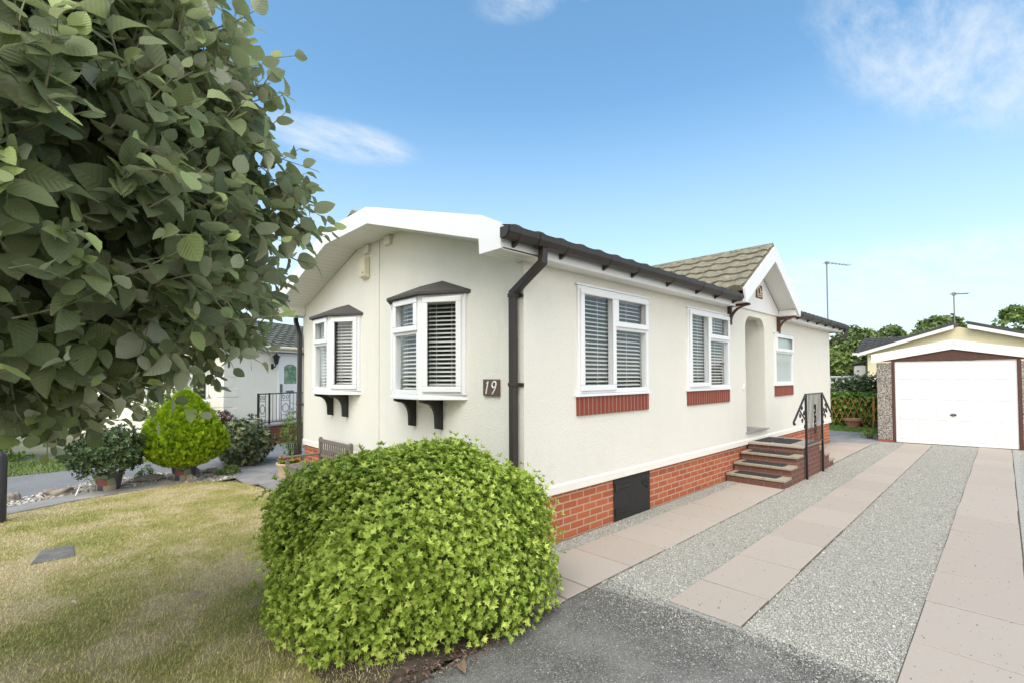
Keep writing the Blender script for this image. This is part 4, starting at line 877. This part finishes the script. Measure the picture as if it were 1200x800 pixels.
for c in (.19, .92):
    w_ = .09 if c < .5 else .14; q = MB()
    for zz in (.70, 1.08): q.tube([RP.p(c-w_, zz), RP.p(c+w_, zz)], .006, 5)
    for s_ in (-1, 1):
        q.tube([RP.p(c+s_*w_, .54), RP.p(c+s_*w_, 1.27)], .0065, 5)
        q.tube([RP.p(c+s_*w_*.8*math.sin(math.pi*k/10)**.8, (.76+.24*k/10)) for k in range(11)], .008, 5)
        q.tube([RP.p(c+s_*w_*.5*(1+math.cos(k*.5)*(1-k/20)), 1.17+.05*math.sin(k*.5)) for k in range(14)], .007, 5)
    q.build('scroll', 'black', rl)
for a in FW:
    f, _ = window(ff, fb, *a, 'top_opener', name='window'); f.name = 'window'
    q = MB(); ff.box(q, a[0]-.05, a[1]+.05, a[2]-.06, a[2]-.002, 0, .07); q.build('sill', 'upvc', f)
    q = MB(); ff.box(q, a[0]+.03, a[0]+.25, a[2]+.03, a[3]-.03, -.12, -.1); ff.box(q, a[1]-.25, a[1]-.03, a[2]+.03, a[3]-.03, -.12, -.1); q.build('curtain', 'blind', f)
    q = MB(); P0 = ff.p; q.add([P0(a[0]-.1, a[3]+.06, .36), P0(a[1]+.1, a[3]+.06, .36), P0(a[1]+.1, a[3]+.06, 0), P0(a[0]-.1, a[3]+.06, 0), P0(a[0]+.1, a[3]+.24, 0), P0(a[1]-.1, a[3]+.24, 0)], [(0, 1, 5, 4), (1, 2, 5), (0, 4, 3), (0, 3, 2, 1), (4, 5, 2, 3)]); q.build('window_hood', 'felt', f)

# ---------------------------------------------------------------- plants
LV, LF_, LU = leaf_tpl(.76, 6, .2, .26, wav=.025)
def rosette(whorl, tilt=.6, wd=.42):
    v, f = [], []; tv, tf, _ = leaf_tpl(wd, 2, .2, .15)
    for k in range(whorl):
        a = 2*math.pi*k/whorl*1.0+k*.35; t = tilt*(.75+.5*((k*7) % 5)/5); s_ = .8+.3*((k*3) % 4)/4
        Mx = Matrix.Rotation(a, 3, 'Z') @ Matrix.Rotation(t, 3, 'X'); b = len(v)
        v += [tuple(Mx @ (Vector(p)*s_)) for p in tv]; f += [tuple(b+i for i in q) for q in tf]
    return v, f
def foliage(name, mat, parent, pos, nrm, size, tpl, jit=.4, rn=None, upbias=.25, droll=True):
    """pos/nrm local; template's z axis follows the normal"""
    n = len(pos); d = nrm+nrg.normal(0, jit, (n, 3)); d[:, 2] += upbias
    F = frames(d)[:, :, [0, 2, 1]]; F[:, :, 1] *= -1   # columns x, y, z with z along d
    if droll:
        a = nrg.uniform(0, 2*np.pi, n); c, s_ = np.cos(a)[:, None], np.sin(a)[:, None]; x, y = F[:, :, 0].copy(), F[:, :, 1].copy(); F[:, :, 0] = c*x+s_*y; F[:, :, 1] = -s_*x+c*y
    sz = size*nrg.uniform(.7, 1.25, (n, 1, 1)) if np.isscalar(size) else size[:, None, None]
    return inst(name, mat, *tpl, F*sz, pos, nrg.random(n) if rn is None else rn, parent)
def sup(d, pw):
    a, b = pw[:2] if isinstance(pw, tuple) else (pw, pw)
    if isinstance(pw, tuple) and len(pw) > 2: b = np.where(d[:, 2] < 0, pw[2], b)
    h = (np.abs(d[:, 0])**a+np.abs(d[:, 1])**a)**(1/a)
    return (h**b+np.abs(d[:, 2])**b)**(-1/b)
def ellipsoid_pts(n, rad, seed, amp=.1, zmin=-.6, power=2.0, shell=(.75, 1.0)):
    d = sphere_dirs(n, zmin, 1); rad = np.array(rad)
    if power != 2: d2 = d*sup(d, power)[:, None]
    else: d2 = d
    rr = lump(d, seed, amp)*nrg.uniform(shell[0]**2, shell[1]**2, n)**.5
    p = d2*rad*rr[:, None]; pw1 = power[1] if isinstance(power, tuple) else power; nn = np.sign(d2)*np.abs(d2)**(pw1-1)/rad; nn /= np.linalg.norm(nn, axis=1, keepdims=True)
    return p, nn
def blobmesh(rad, seed, amp, c, power=2, k=1, zmin=-1):
    bm = bmesh.new(); bmesh.ops.create_icosphere(bm, subdivisions=4, radius=1); q = MB()
    d = np.array([v.co[:] for v in bm.verts]); d2 = d*sup(d, power)[:, None]
    p = d2*np.array(rad)*(lump(d, seed, amp)*k)[:, None]; p[:, 2] = np.maximum(p[:, 2], zmin); p += np.array(c); bm.verts.index_update()
    q.add(p.tolist(), [tuple(v.index for v in f.verts) for f in bm.faces]); bm.free(); return q

# the big rounded bush
bc = (-1.28, -.11, 0)
bush = thing('bush', 'large rounded lime green leafy bush at the edge of the lawn', 'bush', bc)
RB = (.905, .79, .585); CZ = .55
blobmesh(RB, 5, .12, (0, 0, CZ), (3.5, 2.3, 9), .86, -.55).build('shade_core', 'shade_bushcore', bush, smooth=True, recalc=False)
def bushpts(n, shell):
    p, nn = ellipsoid_pts(n, RB, 5, .12, -.99, (3.5, 2.3, 9), shell); p[:, 2] += CZ; k = p[:, 2] > .06; return p[k], nn[k]
p, nn = bushpts(15000, (.92, 1.02)); s_ = nrg.uniform(.022, .037, len(p))
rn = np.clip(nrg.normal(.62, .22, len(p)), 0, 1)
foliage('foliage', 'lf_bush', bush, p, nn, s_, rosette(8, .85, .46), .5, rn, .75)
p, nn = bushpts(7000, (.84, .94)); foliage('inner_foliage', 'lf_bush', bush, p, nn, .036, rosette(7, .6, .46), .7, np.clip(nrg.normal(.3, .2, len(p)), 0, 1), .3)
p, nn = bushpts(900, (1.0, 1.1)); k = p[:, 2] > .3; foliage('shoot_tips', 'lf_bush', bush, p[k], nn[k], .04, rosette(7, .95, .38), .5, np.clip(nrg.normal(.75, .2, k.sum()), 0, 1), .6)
q = MB()
for k in range(46):
    a = rng.uniform(0, 6.28); r = rng.uniform(.1, .6); b = (r*math.cos(a), r*math.sin(a)*.8, .0); e = (b[0]*1.5, b[1]*1.5, rng.uniform(.3, .6)); q.tube([b, ((b[0]+e[0])/2+.03, (b[1]+e[1])/2, e[2]*.5), e], [.012, .009, .005], 5)
q.build('stems', 'bark', bush)

# foreground tree: whorled shoots of broad leaves round a crown, trunk and limbs
def pix(x, y, d): return np.array(cam.matrix_world.translation)+d*(np.array(fw)+np.array(r2)*(x-600)/558.51+np.array(u2)*(427.875-y)/558.51)
TC = np.array((-3.52, -.10, 2.56)); TR = np.array((1.36, 1.36, 1.2))
tree = thing('tree', 'broad leaved tree with grey green leaves hanging over the front of the lawn', 'tree', (TC[0]-.25, TC[1]-.05, 0))
T0 = np.array(tree.location)
q = MB(); limbs = []
q.tube([(0, 0, -.05), (.02, 0, .5), (-.02, .02, 1.0), (.05, 0, 1.5), tuple(TC-T0+np.array((0, 0, -.4)))], [.085, .07, .062, .055, .045], 10)
q.build('trunk', 'bark', tree, smooth=True)
SH = []
d = sphere_dirs(2700, -.9, 1); rr = lump(d, 21, .12)*nrg.uniform(.66, 1.0, len(d)); SP = d*TR*rr[:, None]*sup(d, (2, 2, 2.9))[:, None]; SP += np.array((-.72, .69, 0))*(-.01+.40*np.maximum(0, -SP[:, 2:3]))
SP[:, 2] *= np.where(SP[:, 2] < 0, 1.09, 1)
SP[:, 2] = np.maximum(SP[:, 2], -1.17+.16*nrg.random(len(SP)))
q = MB()
for k in range(22):
    dd = sphere_dirs(1, -.5, 1)[0]; e = TC-T0+dd*TR*.72; m0 = TC-T0+np.array((0, 0, -.35))+dd*.3
    q.tube([tuple(TC-T0+np.array((0, 0, -.45))), tuple(m0), tuple(e)], [.028, .018, .008], 6)
LP, LD, LUv, LS, LR = [], [], [], [], []
for i in range(len(SP)):
    o = SP[i]; out = d[i]*.8+nrg.normal(0, .38, 3)+np.array((0, 0, .25)); out /= np.linalg.norm(out)
    ln = nrg.uniform(.16, .34); nl = int(nrg.integers(6, 10)); b = o-out*ln*.6; cv = nrg.normal(0, .06, 3); pts = []
    for j in range(nl):
        t = j/(nl-1); pt = b+out*ln*t+cv*t*t; pts.append(pt)
        ax = np.cross(out, (0, 0, 1.)); ax /= np.linalg.norm(ax)+1e-9; ay = np.cross(ax, out); ph = j*2.4+i
        ld = out*(.35+.55*t)+(ax*math.cos(ph)+ay*math.sin(ph))*(1-.35*t); ld[2] -= .28*(1-t); LP.append(pt); LD.append(ld)
        LUv.append(out*.9+np.array((0, 0, .75))); LS.append((.108 if t < .7 else .075)*nrg.uniform(.7, 1.15)*(1 if j else .9)); LR.append(np.clip(.12+.62*t*t*nrg.uniform(.4, 1.25)+nrg.normal(0, .13)+.2*max(0, d[i][2])+.12*max(0, float(d[i]@np.array((.72, -.69, 0)))), 0, 1))  # leaves near crown top and right coloured lighter, as if catching light
    q.tube([tuple(TC-T0+x) for x in (pts[0], pts[len(pts)//2], pts[-1])], [.004, .003, .0015], 5, False)
q.build('branches', 'twig', tree, smooth=True)
LP = np.array(LP)+TC-T0; LD = np.array(LD); LUv = np.array(LUv); LS = np.array(LS)
# inner leaves that close the crown
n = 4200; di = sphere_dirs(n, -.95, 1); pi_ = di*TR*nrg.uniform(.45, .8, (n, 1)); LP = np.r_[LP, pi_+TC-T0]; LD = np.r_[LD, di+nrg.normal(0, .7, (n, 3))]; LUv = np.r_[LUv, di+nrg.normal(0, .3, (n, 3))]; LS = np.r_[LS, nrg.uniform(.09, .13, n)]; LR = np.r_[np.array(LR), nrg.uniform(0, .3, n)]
nl_ = len(LD); F = frames(LD, LUv, nrg.normal(0, .35, nl_))*LS[:, None, None]*np.stack([nrg.uniform(.85, 1.2, nl_), np.ones(nl_), nrg.uniform(-.4, 1.7, nl_)], 1)[:, None, :]
# keep clear of the spot where the photographer stands
cp = np.array(cam.matrix_world.translation)-T0; k = np.linalg.norm(LP-cp, axis=1) > .8
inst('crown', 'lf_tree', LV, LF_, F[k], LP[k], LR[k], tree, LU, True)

# golden conifer in a painted pot
con = thing('golden_conifer', 'teardrop shaped golden yellow conifer in a painted pot beside the pebbles', 'shrub', (-1.65, 6.3, 0))
def teardrop(n, R_, z0, H, shell=(.85, 1.0)):
    t = nrg.random(n); a = nrg.uniform(0, 2*np.pi, n); r = R_*np.sin(np.pi*np.clip(t, 0, 1)**.62)**.8*nrg.uniform(*shell, n)*(1+.06*np.sin(3*a+9*t))
    return np.stack([r*np.cos(a), r*np.sin(a), z0+H*t], 1), np.stack([np.cos(a), np.sin(a), .5+0*t], 1)
def spray():
    v, f = [], []
    for k in range(7):
        a = (k-3)*.3; l = 1-.12*abs(k-3); w_ = .09; b = len(v); x, y = math.sin(a), math.cos(a)
        v += [(-w_*y+.0*x, w_*x, .0), (w_*y, -w_*x, 0), (x*l*.6+w_*y, y*l*.6, .05), (x*l*.6-w_*y, y*l*.6, .05), (x*l, y*l, .12)]; f += [(b, b+1, b+2, b+3), (b+3, b+2, b+4)]
    return v, f
p, nn = teardrop(6500, .57, .2, 1.24, (.86, 1.04)); nn[:, 2] = 1.6
F = frames(nn+nrg.normal(0, .28, nn.shape), np.c_[nn[:, :2], np.zeros(len(nn))], nrg.normal(0, .8, len(nn)))*nrg.uniform(.05, .095, (len(nn), 1, 1))
inst('foliage', 'lf_gold', *spray(), F, p, np.clip(nrg.normal(.62, .25, len(p)), 0, 1), con)
t = MB(); t.lathe([(.05, .22)]+[(.57*.86*math.sin(math.pi*(k/14)**.62)**.8, .2+1.22*k/14) for k in range(1, 14)]+[(.02, 1.36)], n=24); t.build('shade_core', 'shade_goldcore', con, smooth=True)
def pot(par, r0, r1, h, mat, rim=.02, soil=True, name='pot'):
    t = MB(); t.lathe([(r0, 0), (r1, h-.03), (r1+rim, h-.03), (r1+rim, h), (r1-.015, h), (r1-.02, h-.035), (.01, h-.035)], n=26); return t.build(name, mat, par, smooth=True)
pot(con, .14, .18, .26, 'potpaint')
eg = thing('evergreen_shrub', 'dark green rounded shrub in a patchwork painted pot near the tree', 'shrub', (-2.61, 6.22, 0))
pot(eg, .13, .17, .25, 'potpaint')
p, nn = ellipsoid_pts(1500, (.46, .46, .36), 33, .16, -.75, 2, (.7, 1.02)); p[:, 2] += .56
foliage('foliage', 'lf_dark', eg, p, nn, .055, rosette(7, .7, .45), .5)
q = MB(); q.tube([(0, 0, .18), (0, 0, .5)], .02, 6)
for k in range(7): q.tube([(0, 0, .3), (.3*math.cos(k), .3*math.sin(k), .55)], .009, 5)
q.build('stem', 'bark', eg)
hose = MB(); hose.tube([(-2.98+.02*k, 6.0+.06*k, .02+.17*math.sin(math.pi*k/11)) for k in range(12)], .008, 6); tag(hose.build('hose', 'white', smooth=True), 'thin white hose arching out of the pebbles by the dark potted shrub', 'hose')
def shrub(name, lb, loc, rad, cz, n, size, mat, seed, tpl=None, amp=.18, zmin=-.9, cat='shrub', stem='bark', shell=(.6, 1.02)):
    t = thing(name, lb, cat, loc); p, nn = ellipsoid_pts(n, rad, seed, amp, zmin, 2, shell); p[:, 2] += cz; p = np.where(p[:, 2:3] > .02, p, p*np.array([1, 1, 0])+np.array([0, 0, .04]))
    foliage('foliage', mat, t, p, nn, size, tpl or rosette(6, .7, .5), .55)
    q = MB()
    for k in range(9):
        a = k*2.4; q.tube([(.04*math.cos(a), .04*math.sin(a), 0), (rad[0]*.6*math.cos(a), rad[1]*.6*math.sin(a), cz+.2*rad[2])], [.014, .006], 5)
    q.build('stems', stem, t); return t
shrub('variegated_shrub', 'grey green variegated shrub beside the golden conifer', (-.55, 7.3, 0), (.56, .56, .46), .40, 1700, .06, 'lf_var', 41, rosette(8, .6, .32))
shrub('variegated_shrub', 'pale flowering shrub against the brick landing of the far bungalow', (-.12, 9.0, 0), (.36, .34, .34), .34, 800, .06, 'lf_var', 42, rosette(8, .6, .3))
shrub('creeping_plant', 'straggling green plant at the foot of the far downpipe', (.32, 7.0, 0), (.26, .3, .62), .5, 420, .045, 'lf_mid', 43, rosette(5, .7, .4), .35)
shrub('ground_plant', 'small bright green cushion plant in the pebbles by the patio', (-1.0, 6.25, 0), (.17, .15, .1), .05, 160, .045, 'lf_light', 44, rosette(6, .6, .35), .2, -.2)
shrub('ground_plant', 'small weed growing in the pebbles between the two pots', (-2.1, 6.75, 0), (.13, .13, .12), .08, 90, .04, 'lf_mid', 45, rosette(5, .6, .35), .3, -.2)
shrub('tall_shrub', 'loose pale shrub seen under the tree in front of the far bungalow', (-1.1, 10.6, 0), (.65, .5, .75), .7, 900, .08, 'lf_light', 46, rosette(6, .7, .4), .3)
shrub('red_shrub', 'dark purple red shrub in front of the far bungalow wall', (-.5, 10.3, 0), (.5, .4, .33), .55, 700, .07, 'lf_red', 47, rosette(7, .7, .3), .3)
shrub('tall_shrub', 'green hedge plant at the left edge of the far verge', (-4.6, 11.5, 0), (1.2, .8, .95), .8, 1400, .09, 'lf_mid', 48, rosette(6, .7, .4), .3)
lw = MB()
for k in range(8): lw.box(-1.9+k*.25, -1.9+k*.25+.235, 9.55+.03*k, 9.75+.03*k, -.05, .2+rng.uniform(-.02, .02))
tag(lw.build('low_wall', 'rock', bevel=.02), 'low grey stone wall along the far verge', 'wall')
# rocks along the border
for (x, y, rx, ry, rz_, lb) in ((-3.14, 6.3, .2, .12, .1, 'broad flat reddish rock in the border, below the white hose'), (-2.1, 6.55, .24, .1, .11, 'long tilted rock between the two potted shrubs'), (-1.6, 6.02, .08, .06, .09, 'small upright pale rock at the corner of the lawn'), (-3.62, 6.3, .1, .1, .12, 'dark square rock at the left end of the border'), (-1.2, 6.6, .13, .1, .07, 'low rock at the foot of the golden conifer'), (-1.42, 6.75, .09, .08, .08, 'grey rock behind the golden conifer pot')):
    tag(blobmesh((rx*.72, ry*.75, rz_*.6), rng.randint(0, 999), .18, (0, 0, .02), 3).build('rock', 'rock', smooth=False), lb, 'rock', 'rocks in the pebble border').location = (x, y, .03)
# bollard, inspection cover, planter, bench
q = MB(); q.lathe([(.062, -.05), (.062, .72), (.058, .74), (.058, .77), (.05, .80), (.02, .825), (.002, .83)], n=18)
bo = tag(q.build('bollard', simple('dark_grey_bollard', (.035, .035, .045), .4, .15, 6), smooth=True), 'dark grey bollard post standing at the left edge of the lawn', 'bollard'); bo.location = (-3.66, 4.98, 0)
q = MB(); q.extr([(-3.345, 2.9, -.02), (-3.045, 2.93, -.02), (-3.05, 3.335, -.02), (-3.28, 3.345, -.02)], (0, 0, .036)); tag(q.build('inspection_cover', 'cover', bevel=.006), 'weathered grey square drain cover set in the lawn', 'drain cover')
pl_ = thing('flower_planter', 'sandstone coloured planter of orange flowers at the end of the bench', 'planter', (-.36, 5.2, .014))
q = MB(); q.lathe([(.15, 0), (.17, .05), (.185, .2), (.205, .22), (.205, .25), (.18, .25), (.17, .22), (.01, .215)], n=24); q.build('pot', 'planter', pl_, smooth=True)
p = np.c_[nrg.uniform(-.16, .16, (150, 2)), nrg.uniform(.22, .3, 150)]; p = p[np.hypot(p[:, 0], p[:, 1]) < .17]; up_ = np.tile([0, 0, 1.], (len(p), 1))
foliage('leaves', 'lf_mid', pl_, p, up_, .05, rosette(5, .5, .5), .6)
foliage('flowers', 'fl_orange', pl_, p[:46]+np.array([0, 0, .04]), up_[:46], .034, rosette(6, .45, .8), .5)
bn = thing('garden_bench', 'weathered wooden slatted bench against the front wall', 'bench', (-.38, 3.86, .014))
W2 = .535
q = MB()
for k in range(5): q.box(-.26+k*.1-.04, -.26+k*.1+.045, -W2+.02, W2-.02, .335, .355)
q.build('seat', 'bench', bn, bevel=.004)
q = MB(); q.box(.205, .235, -W2+.02, W2-.02, .645, .70); q.box(.205, .23, -W2+.02, W2-.02, .42, .46)
for k in range(13): y = -W2+.08+k*(2*W2-.16)/12; q.box(.212, .226, y-.018, y+.018, .455, .65)
q.build('backrest', 'bench', bn, bevel=.003)
for y in (-W2, W2):
    q = MB(); q.extr([(.2, y-.026, 0), (.25, y-.026, 0), (.25, y-.026, .70), (.235, y-.026, .725), (.21, y-.026, .725), (.198, y-.026, .70)], (0, .052, 0)); q.build('leg', 'bench', bn, bevel=.004)
    q = MB(); q.box(-.3, -.25, y-.026, y+.026, 0, .45); q.build('leg', 'bench', bn, bevel=.004)
    q = MB(); q.box(-.33, .2, y-.032, y+.032, .451, .478); q.build('armrest', 'bench', bn, bevel=.005)
q = MB(); q.box(-.29, -.262, -W2+.02, W2-.02, .26, .332); q.box(-.25, .2, -W2+.01, -W2+.035, .26, .33); q.box(-.25, .2, W2-.035, W2-.01, .26, .33); q.build('seat_frame', 'bench', bn, bevel=.003)

# behind the house: trellis wall, hedge, orange trellis, pots
hd = thing('hedge', 'clipped green hedge behind the orange trellis', 'hedge', (16.2, .6, 0))
n = 5200; p = np.c_[nrg.uniform(-.35, .35, n), nrg.uniform(-1.3, 2.2, n), nrg.uniform(.05, 1.02, n)]
sd = nrg.integers(0, 3, n); p[sd == 0, 0] = -.35; p[sd == 1, 2] = 1.02; p += nrg.normal(0, .035, p.shape)
nn = np.zeros((n, 3)); k = nrg.random(n) < .13; p[k & (sd == 0), 0] -= .16; nn[sd == 0, 0] = -1; nn[sd == 1, 2] = 1; nn[sd == 2] = (-.6, 0, .6)
foliage('foliage', 'lf_mid', hd, p, nn, .07, rosette(6, .7, .55), .5)
q = MB(); q.box(-.28, .3, -1.25, 2.15, 0, .92); q.build('shade_core', 'shade_bushcore', hd)
tw = thing('trellis_wall', 'pale pierced block screen wall above the hedge', 'wall', (17.1, .4, 0))
q = MB(); q.box(0, .1, -1.2, 3.2, -.05, 1.02); q.build('base', 'white', tw)
q = MB()
for k in range(23): q.box(.01, .09, -1.2+k*.2-.025, -1.2+k*.2+.025, 1.02, 1.62)
for k in range(4): q.box(.012, .088, -1.22, 3.2, 1.02+k*.19, 1.02+k*.19+.05)
q.box(-.01, .11, -1.24, 3.22, 1.62, 1.66); q.build('screen', 'white', tw)
t = thing('climbing_plant', 'dark green climber spreading over the pierced block wall', 'plant', (16.95, .1, 0))
n = 1500; p = np.c_[nrg.normal(0, .06, n), nrg.normal(.15, .55, n), 1.25+nrg.normal(0, .2, n)]; foliage('foliage', 'lf_dark', t, p, np.tile([-1, 0, .3], (n, 1)), .07, rosette(5, .6, .5), .6)
q = MB()
for k in range(5): q.tube([(.02, -.2+.12*k, 0), (.0, -.3+.25*k, .8), (-.02, -.5+.4*k, 1.4)], .012, 5)
q.build('stems', 'bark', t)
t = thing('trellis_fence', 'orange expanding wooden trellis standing in front of the hedge', 'fence', (15.72, .62, 0))
for y in (-.72, .62, .82): q = MB(); q.box(-.025, .025, y-.03, y+.03, 0, 1.0); q.build('post', 'orange_wood', t)
q = MB()
for k in range(10):
    y = -.75+k*.16
    for s_ in (-1, 1): q.tube([(s_*.012, y, .1), (s_*.012, y+s_*.32, .95)], .008, 4, square=True)
q.build('lattice', 'orange_wood', t)
t = thing('terracotta_pot', 'wide terracotta pot on the grass before the hedge', 'pot', (15.35, .38, .03)); q = MB()
q.lathe([(.17, 0), (.225, .2), (.25, .2), (.25, .27), (.215, .27), (.2, .2), (.01, .19)], n=26); q.build('pot', 'terracotta', t, smooth=True); q = MB(); q.lathe([(.2, .205), (.01, .215)], n=20); q.build('soil', 'soil', t)
t = thing('flower_trough', 'low dark trough of yellow flowers beside the terracotta pot', 'planter', (15.75, -.45, .03)); q = MB(); q.extr([(-.14, -.35, 0), (.14, -.35, 0), (.17, -.38, .2), (-.17, -.38, .2)], (0, .7, 0)); q.build('trough', 'soil', t)
p = np.c_[nrg.uniform(-.13, .13, 160), nrg.uniform(-.32, .3, 160), nrg.uniform(.2, .34, 160)]; up_ = np.tile([0, 0, 1.], (160, 1)); foliage('leaves', 'lf_mid', t, p, up_, .07, rosette(5, .5, .5), .6); foliage('flowers', 'fl_yellow', t, p[:26]+np.array([0, 0, .06]), up_[:26], .045, rosette(6, .4, .8), .4)
shrub('corner_shrub', 'reddish green shrub at the far corner of the garage', (15.2, -.72, 0), (.3, .3, .55), .5, 500, .07, 'lf_var', 61, rosette(6, .7, .4), .25)
shrub('ground_plant', 'small green tuft at the foot of the garage pillar', (12.35, -.55, 0), (.14, .14, .16), .12, 120, .05, 'lf_mid', 62, rosette(5, .7, .3), .3, -.3)
n = 900; t_ = nrg.random(n); q = np.c_[-2.15+1.55*t_+nrg.normal(0, .03, n), -.9+.0*t_+nrg.normal(.03, .055, n), .02+.012*nrg.random(n)]
F = frames(np.c_[nrg.normal(0, 1, (n, 2)), nrg.normal(0, .25, n)])*nrg.uniform(.012, .034, (n, 1, 1)); lq = leaf_tpl(.42, 2, .3, .35)
M['litter'] = m_gravel('brown_leaf_litter', [(0, (.06, .04, .03)), (.5, (.17, .10, .07)), (.8, (.30, .17, .12)), (1, (.42, .38, .30))])
tag(inst('leaf_litter', 'litter', lq[0], lq[1], F, q, nrg.random(n)), 'brown dry leaf litter along the foot of the bush', 'leaf litter', kind='stuff')
# trees far behind
CL = leaf_tpl(.8, 2, .1, .2)
def bigtree(lb, loc, rad, h, mat, seed, n=2600, size=.34):
    t = thing('tree', lb, 'tree', loc, 0, 'trees beyond the bungalows'); g2 = np.random.default_rng(seed); P_, N_ = [], []
    for k in range(13):
        dd = g2.normal(0, 1, 3); dd /= np.linalg.norm(dd); c = dd*np.array(rad)*g2.uniform(.35, .8); r = np.array(rad)*g2.uniform(.28, .48)
        d = sphere_dirs(n//13, -.9, 1); P_.append(c+d*r*nrg.uniform(.6, 1.03, (len(d), 1))); N_.append(d)
    p, nn = np.concatenate(P_), np.concatenate(N_); p[:, 2] += h
    foliage('crown', mat, t, p, nn, size, rosette(5, .8, .55), .5)
    q = MB(); q.tube([(0, 0, -.1), (.1, 0, h*.5), (0, .1, h)], [.22, .17, .08], 8)
    for k in range(8):
        a = k*2.1; q.tube([(0, 0, h*.55), (rad[0]*.35*math.cos(a), rad[1]*.35*math.sin(a), h*.9), (rad[0]*.7*math.cos(a), rad[1]*.7*math.sin(a), h+rad[2]*.3*math.sin(k))], [.09, .06, .02], 6)
    q.build('trunk', 'bark', t); return t
bigtree('rounded dark green tree just past the far end of the cream home', (44, 7.4, 0), (3.0, 3.0, 2.2), 3.2, 'lf_far', 71, 2800, .32)
bigtree('light green feathery tree low behind the pierced wall', (27, 3.9, 0), (1.8, 1.6, 1.4), 2.0, 'lf_light', 72, 2400, .2)
bigtree('mid green tree above the left end of the yellow bungalow roof', (51, 4.6, 0), (3.2, 3.0, 2.4), 3.9, 'lf_far', 73, 2800, .34)
bigtree('taller bushy tree close left of the short aerial', (54, 1.6, 0), (2.6, 2.6, 2.5), 4.2, 'lf_far', 74, 2800, .34)
bigtree('broad loose tree behind the right slope of the yellow bungalow', (57, -4.6, 0), (3.2, 3.6, 2.4), 5.2, 'lf_light', 75, 2200, .36)
bigtree('dense tree low between the cream home and the yellow bungalow', (40, 5.2, 0), (2.6, 2.4, 2.0), 2.9, 'lf_far', 76, 2400, .3)
bigtree('tree standing far behind the stained glass door bungalow', (22, 42, 0), (4, 4, 2.2), 2.6, 'lf_far', 77, 2200, .4)
# fallen leaves on the lawn and by the bush
lt = leaf_tpl(.6, 4, .35, .3)
for (x, y, s_, lb) in ((-2.45, 1.08, .10, 'curled pale fallen leaf lying in the middle of the lawn'), (-2.56, 2.35, .06, 'small pale fallen leaf on the worn patch of lawn'), (-3.1, 1.6, .055, 'small grey fallen leaf at the left of the lawn'), (-2.15, .62, .06, 'small pale fallen leaf on the lawn near the bush'), (-1.28, -.93, .075, 'dry curled leaf on the tarmac under the bush'), (-1.5, -.97, .09, 'long brown dry leaf at the foot of the bush'), (-1.0, -.9, .06, 'reddish dry leaf at the bush end of the bed')):
    q = MB(); q.add([tuple(Vector(v)*s_) for v in lt[0]], lt[1]); o = q.build('fallen_leaf', simple('dry_leaf', (.36, .32, .24) if y > 0 else (.25, .17, .11), .8, .3, 40), recalc=False); o.location = (x, y, .04); o.rotation_euler = (.2, .3, rng.uniform(0, 6)); tag(o, lb, 'leaf', 'fallen leaves')
